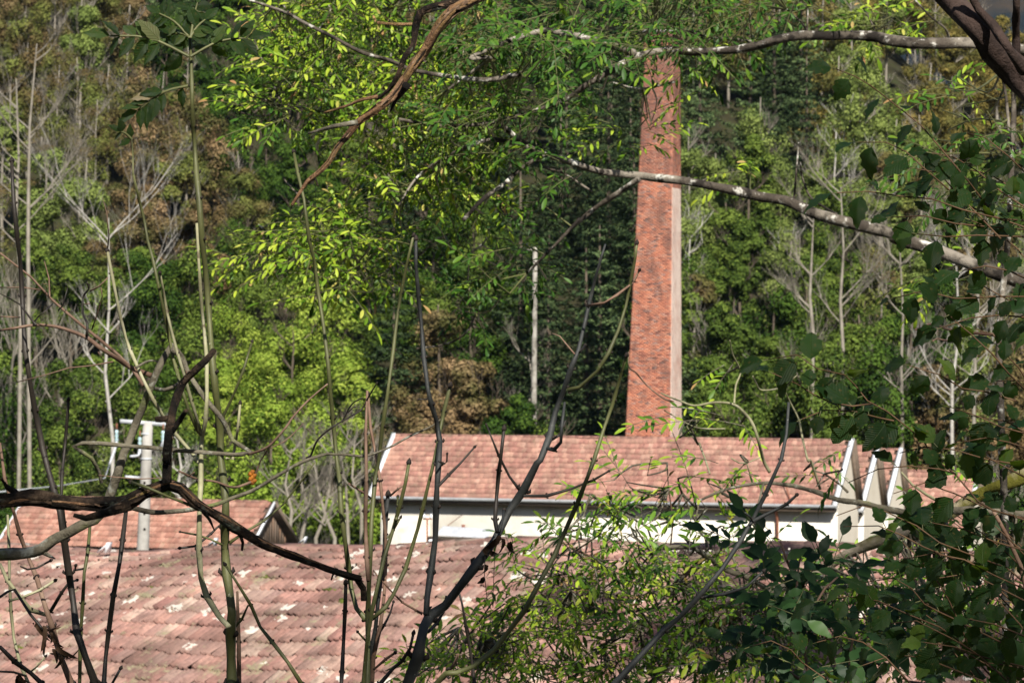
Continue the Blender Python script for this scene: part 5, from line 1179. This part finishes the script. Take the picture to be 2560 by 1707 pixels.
sh.stem("j 1200,320 1150,270 1050,200 980,180", 9, 5, SY, mat='lichen_bark', name='branchlet'); sh.stem("j 20,130 30,300 60,500 40,700", 4, 6, SY, mat='brown_stem', name='branchlet'); sh.stem("j 230,0 270,110 300,200", 7, 6, SY, mat='pale_stem', name='branchlet'); sh.stem("j 1550,190 1620,270 1720,340 1830,400", 6, 12, SY, mat='pale_stem', name='branchlet')
sh.stem("j 120,330 200,500 270,620 290,740", 6, 10, SY, mat='lichen_bark', name='branchlet'); sh.stem("i 1840,590 1900,680 2050,750", 4, 8, SY, mat='brown_stem', name='branchlet'); sh.stem("i 1820,860 1900,960 2040,1030 2200,1120 2352,1090", 5, 10, SY, mat='brown_stem', name='branchlet')
sh.stem("i 1170,1205 1240,1250 1310,1300", 4, 6, SY, mat='pale_stem', name='branchlet'); sh.stem("i 2350,1160 2200,1250 2100,1350 1980,1450", 14, 8, SY, mat='lichen_bark', name='branchlet')
sh.stem("j -80,1420 100,1300 200,1200 300,1100 420,1050 640,960", 9, 15, SY+.3, mat='dead_bark', name='branchlet', rough=.2)
SS = dict(Y=SY, L=.18, size=.053, depth=.7, twig=.55)
for (x, y, rx, ry, n) in [(1230,1290,60,50,10),(1300,1240,80,60,18),(1400,1190,80,60,20),(1390,1110,50,35,8),(1480,1130,70,45,12),(1500,1230,90,60,22),(1600,1130,80,40,10),(1620,1230,90,60,20),(1760,1240,70,40,8),(1350,1330,110,50,24),(1480,1340,110,55,26),(1620,1330,110,55,26),(1230,1400,100,40,16),
        (1150,1400,60,30,8),(1120,1470,100,40,24),(1020,1510,80,40,18),(940,1540,70,25,9),(1250,1470,120,50,32),(1400,1440,120,50,28),(1540,1440,110,50,26),(1150,1540,130,30,24),(1330,1540,120,35,26),(1500,1540,110,40,22),(1660,1430,100,60,24),(1670,1530,110,50,26),(1780,1400,100,60,26),(1800,1510,110,60,28),(1900,1330,90,50,20),(1930,1420,100,60,24),
        (1950,1530,110,50,26),(2060,1340,110,60,26),(2100,1450,120,60,32),(2200,1360,110,60,28),(2250,1480,110,70,34),(1690,960,40,25,4),(1680,840,20,25,3),(1600,970,40,20,4),(1540,950,25,15,2),(1700,1060,60,20,4),(1880,1080,60,30,5),(1960,1010,40,20,3),(2270,1250,90,50,18),(2150,1220,90,40,12),(2000,1250,70,30,8),(1740,1330,60,30,8),(2300,1120,60,40,10)]:
    n = int(n*(1.1 if y > 1270 else .75)); mt = 'ash_leaf' if (x < 1420 and y > 1380) or (sh.rg.random() < .3 and x < 1800) or (x, y) in ((1390,1110),(1690,960),(1600,970),(1480,1130)) else 'shrub_leaf'; cluster(sh, x, y, rx, ry, n, mt, **SS)
sh.finish('leaflet', twmat='lichen_bark')
# -- elder with larger leaves, in front of the shrub
el = Plant('elder_bush', 'elder bush with broad blue-green leaflets low right of the downpipe', 'bush', G(1850, 9.2), seed=31)
for sp_ in ["j 900,700 880,800 860,1000 900,1300 950,1600", "j 760,640 800,760 860,900", "j 1150,860 1050,950 960,1100 950,1300", "j 620,1330 700,1400 830,1500 940,1580", "j 1300,1000 1250,1200 1200,1600"]:
    el.stem(sp_, 6, 10, 9.2, mat='brown_stem', ext=DOWN if sp_.endswith('0,1600') else None)
for (x, y, rx, ry, n) in [(1790,1240,40,20,4),(1740,1260,50,25,6),(1860,1240,30,20,4),(1780,1330,60,35,10),(1880,1310,60,40,10),(1900,1400,80,50,12),(1800,1430,80,50,12),(1750,1500,70,40,10),(1980,1480,80,50,12),(1880,1520,90,40,12),(2050,1400,70,40,9),(2080,1520,80,40,10)]:
    for _ in range(max(2, int(n*.6))):
        r = math.sqrt(el.rg.random()); a = el.rg.uniform(0, 6.28); p = P(x+rx*r*math.cos(a), y+ry*r*math.sin(a), 9.2+el.rg.uniform(-.4,.4))
        qx, qy = proj(p)
        if 1800 < qx < 2030 and 1165 < qy < 1285: continue
        el.pinnate(p, (el.rg.uniform(-1,1), el.rg.uniform(-.4,.4), el.rg.uniform(-.3,.6)), (el.rg.uniform(-.4,.4), -.7, .8), .12, 2, .075, 'elder_leaf', kind='big')
el.finish('leaflet')

# -- hazel
hz = Plant('hazel_bush', 'hazel bush with broad dark toothed leaves filling the right edge', 'bush', G(2450, 6.9), seed=33)
HY = 6.7
def hazel_twig(spec, r0=4, r1=8, Y=HY, sp=52, size=72, skip=.0):
    rg = hz.rg; q = px(spec); hz.stem(spec, r0*.8, r1*.8, Y, mat='hazel_twig', sides=6, wob=.15)
    pts3 = [P(x, y, Y+rg.uniform(-.04,.04)) for x, y in q]; pts, _ = spline(pts3, 8*Y/FD); acc = sp; sg = 1; u = Y/FD
    for i in range(len(pts)):
        if i: acc += (pts[i]-pts[i-1]).length/u
        if acc >= sp:
            acc = rg.uniform(-10, 10); sg = -sg
            if rg.random() < skip: continue
            T_ = (pts[max(0, i-2)]-pts[min(len(pts)-1, i+2)]).normalized(); s3 = T_.cross(Vector((0,1,0))).normalized()*sg
            d = (T_*.6+s3*.75+Vector((0, rg.uniform(-.5,.5), -.25))).normalized() if i else T_
            n = Vector((rg.uniform(-.6,.6), -rg.uniform(.15,.9), rg.uniform(.35,1.0)))
            b = pts[i]+d*.012
            qx, qy = proj(b)
            if (1930 < qx < 2100 and 1000 < qy < 1190 or 1830 < qx < 2000 and 1170 < qy < 1260) and rg.random() < .8: continue
            tube(hz.tw, [pts[i]-hz.L, b-hz.L], [.0012,.001], 3, cap=False)
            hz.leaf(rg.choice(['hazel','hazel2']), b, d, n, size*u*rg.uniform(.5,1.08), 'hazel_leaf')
for sp_ in ["d 1120,450 1250,500 1350,560 1530,700 1680,820 1800,960 1900,1080 2000,1200 2150,1400", "d 1270,930 1450,930 1580,990 1700,1100 1850,1230 2000,1350 2200,1430 2400,1500", "d 1130,1260 1330,1250 1530,1280 1750,1300 1950,1370 2200,1430 2352,1440",
            "d 1480,1420 1700,1410 1900,1460 2100,1480 2352,1500", "g 1500,510 1700,462 1900,512 2150,500 2400,500", "g 1800,540 1900,660 2000,740 2150,880 2250,1000 2400,1150", "g 680,910 870,880 1000,970 1180,1010 1250,1080 1330,1180 1460,1250 1600,1360 1700,1450 1760,1550 j 1900,200 2050,380 2150,440 2400,500",
            "g 710,1000 870,1070 980,1140 1090,1190 1230,1215 1350,1200", "g 900,1300 1050,1240 1250,1250 1400,1290 1500,1310", "g 1600,950 1800,1010 1950,1100 2100,1120 2300,1180", "j 1125,475 1300,410 1430,440 1650,540 1800,650 1980,720 2200,800", "j 1200,260 1400,170 1600,150 1800,170 1900,200",
            "j 1240,920 1500,880 1620,950 1700,1050 1900,1150 2200,1300", "j 560,1330 700,1290 830,1350 900,1430 1000,1500 1120,1580", "j 1170,545 1400,540 1550,600 1700,680 1900,760", "j 1020,1030 1200,1000 1400,1030 1600,1120 1800,1200 2000,1350", "d 1980,870 2100,900 2250,1020 2352,1120 2450,1250",
            "d 1750,1000 1900,1030 2050,1120 2200,1250 2352,1350", "g 1650,90 1850,110 2050,100 2352,110", "g 1950,330 2100,300 2250,330 2400,400", "g 1900,1230 2050,1280 2200,1350 2400,1400", "g 1950,1450 2100,1420 2250,1450 2400,1500", "j 1500,330 1700,260 1900,330 2100,420 2352,500", "j 1750,520 1950,560 2150,640 2352,700", "j 1800,880 2000,850 2200,950 2400,1050",
            "j 1300,1450 1500,1380 1700,1400 1900,1480 2100,1560", "j 1700,1300 1900,1330 2100,1400 2352,1460", "j 1000,1300 1150,1260 1300,1300 1450,1400 1600,1560", "d 1640,1100 1800,1130 1900,1250 2050,1400 2200,1560", "g 2000,0 2150,60 2300,180 2400,300", "g 1820,700 2000,640 2200,620 2400,640", "j 1560,760 1760,720 1960,760 2150,860 2352,950", "j 1450,1180 1650,1160 1850,1260 2050,1380 2250,1560", "g 1540,1520 1700,1480 1900,1500 2100,1560 2352,1600", "j 2050,60 2200,140 2352,220", "j 2000,1150 2150,1180 2352,1260"]:
    hazel_twig(sp_)
rg = random.Random(91)
for k in range(34):                           # denser inside of the bush
    x = rg.uniform(2060, 2400); y = rg.uniform(1180, 1640); x2 = x+rg.uniform(90, 220); y2 = y+rg.uniform(20, 200)
    hazel_twig(f"o {x:.0f},{y:.0f} {(x+x2)/2:.0f},{(y+y2)/2-15:.0f} {x2:.0f},{y2:.0f}", Y=HY+rg.uniform(.1,.7))
for k in range(14):
    x = rg.uniform(2180, 2400); y = rg.uniform(280, 1050); x2 = x+rg.uniform(60, 160); y2 = y+rg.uniform(20, 120)
    hazel_twig(f"o {x:.0f},{y:.0f} {(x+x2)/2:.0f},{(y+y2)/2-15:.0f} {x2:.0f},{y2:.0f}", Y=HY+rg.uniform(.1,.6))
for sp_ in ["d 2400,1500 2420,2200 2380,3600", "j 2150,440 2330,800 2400,1200 2420,1700", "j 1600,1560 1900,1620 2300,1800"]: hz.stem(sp_, 12, 20, HY+.15, mat='brown_stem', ext=[(0,0,-.6),(0,0,-1.3)])
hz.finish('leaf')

# ------------------------------------------------------------------ tree overhead, behind the camera: its crown shades the hazel
ot = thing('overhead_tree', 'broad tree beside the viewpoint whose crown shades the hazel at the right', 'tree', (4.8, -1.5, height(4.8, -1.5)))
m = MB(); zt0 = 8.5
tube(m, [Vector((0,0,0)), Vector((.1,0,2)), Vector((-.1,.1,4.5)), Vector((-.3,.1,7))], [.22,.17,.13,.06], 9)
rgo = random.Random(4)
for j in range(8): twig_tree(m, rgo, Vector((-.2,.1,3.5+j*.4)), (math.cos(j*2.4), math.sin(j*2.4), .5), 1.6, .05, 4, .5, .2)
m.build('trunk', MT['ash_bark'], ot)
rn = np.random.default_rng(9); mb = MB(); n = 26000
cs = np.array([(rn.uniform(-3.0, 3.5), rn.uniform(-2.6, 2.4), rn.uniform(3.2, 9.0), rn.uniform(.6, 1.1)) for _ in range(34)]+
              [(rn.uniform(-9.0, -3.0), rn.uniform(-2.6, 1.6), rn.uniform(5.2, 8.6), rn.uniform(.25, .55)) for _ in range(9)]+[(-4.7+.24*k, 1.5, 5.82-.03*k, .22) for k in range(7)])  # left clumps added for shade: scattered over stems, a row for the dead limb
pw = cs[:,3]**2.5; idx = rn.choice(len(cs), n, p=pw/pw.sum()); d = rn.normal(size=(n, 3)); d /= np.linalg.norm(d, axis=1, keepdims=True)
pts = cs[idx,:3]+d*cs[idx,3:4]*rn.random((n, 1))**.4; nr2 = d+rn.normal(size=(n, 3))*.7+np.array([0,0,.6]); nr2 /= np.linalg.norm(nr2, axis=1, keepdims=True)
leaf_cloud(mb, pts, nr2, .085, rn, rn.random(n)); mb.build('crown', TR['green'], ot, kind='stuff')

# ------------------------------------------------------------------ air between here and the mountain
m = bpy.data.materials.new('haze'); m.use_nodes = True; hn = m.node_tree; hn.nodes.clear()
ho = hn.nodes.new('ShaderNodeOutputMaterial'); hv = hn.nodes.new('ShaderNodeVolumePrincipled'); hv.inputs['Color'].default_value = (.42, .60, 1, 1); hv.inputs['Density'].default_value = .00003
hn.links.new(hv.outputs[0], ho.inputs['Volume'])
mb = MB(); box(mb, (-2700, -700, -60), (2700, 2800, 850)); mb.build('haze', m, kind='stuff')

# ------------------------------------------------------------------ labels: tell look-alikes apart by their order from the left
by = {}
for o in [o for o in C.objects if o.parent is None and 'label' in o and 'group' in o]: by.setdefault(o['label'], []).append(o)
ORD = ['leftmost', 'second', 'third', 'fourth', 'fifth', 'sixth', 'seventh', 'eighth', 'ninth', 'tenth', 'eleventh', 'twelfth', 'thirteenth', 'fourteenth', 'fifteenth', 'sixteenth']
for lab, os2 in by.items():
    if len(os2) == 1: del os2[0]['group']; continue
    os2.sort(key=lambda o: o.location.x/o.location.y); n = len(os2)
    for i, o in enumerate(os2):
        w_ = ('left' if i == 0 else 'right')+' one of two:' if n == 2 else ('leftmost' if i == 0 else 'rightmost' if i == n-1 else (ORD[i] if i < 16 else str(i+1)+'th')+' from left')+':'
        o['label'] = f'{w_} {lab}'
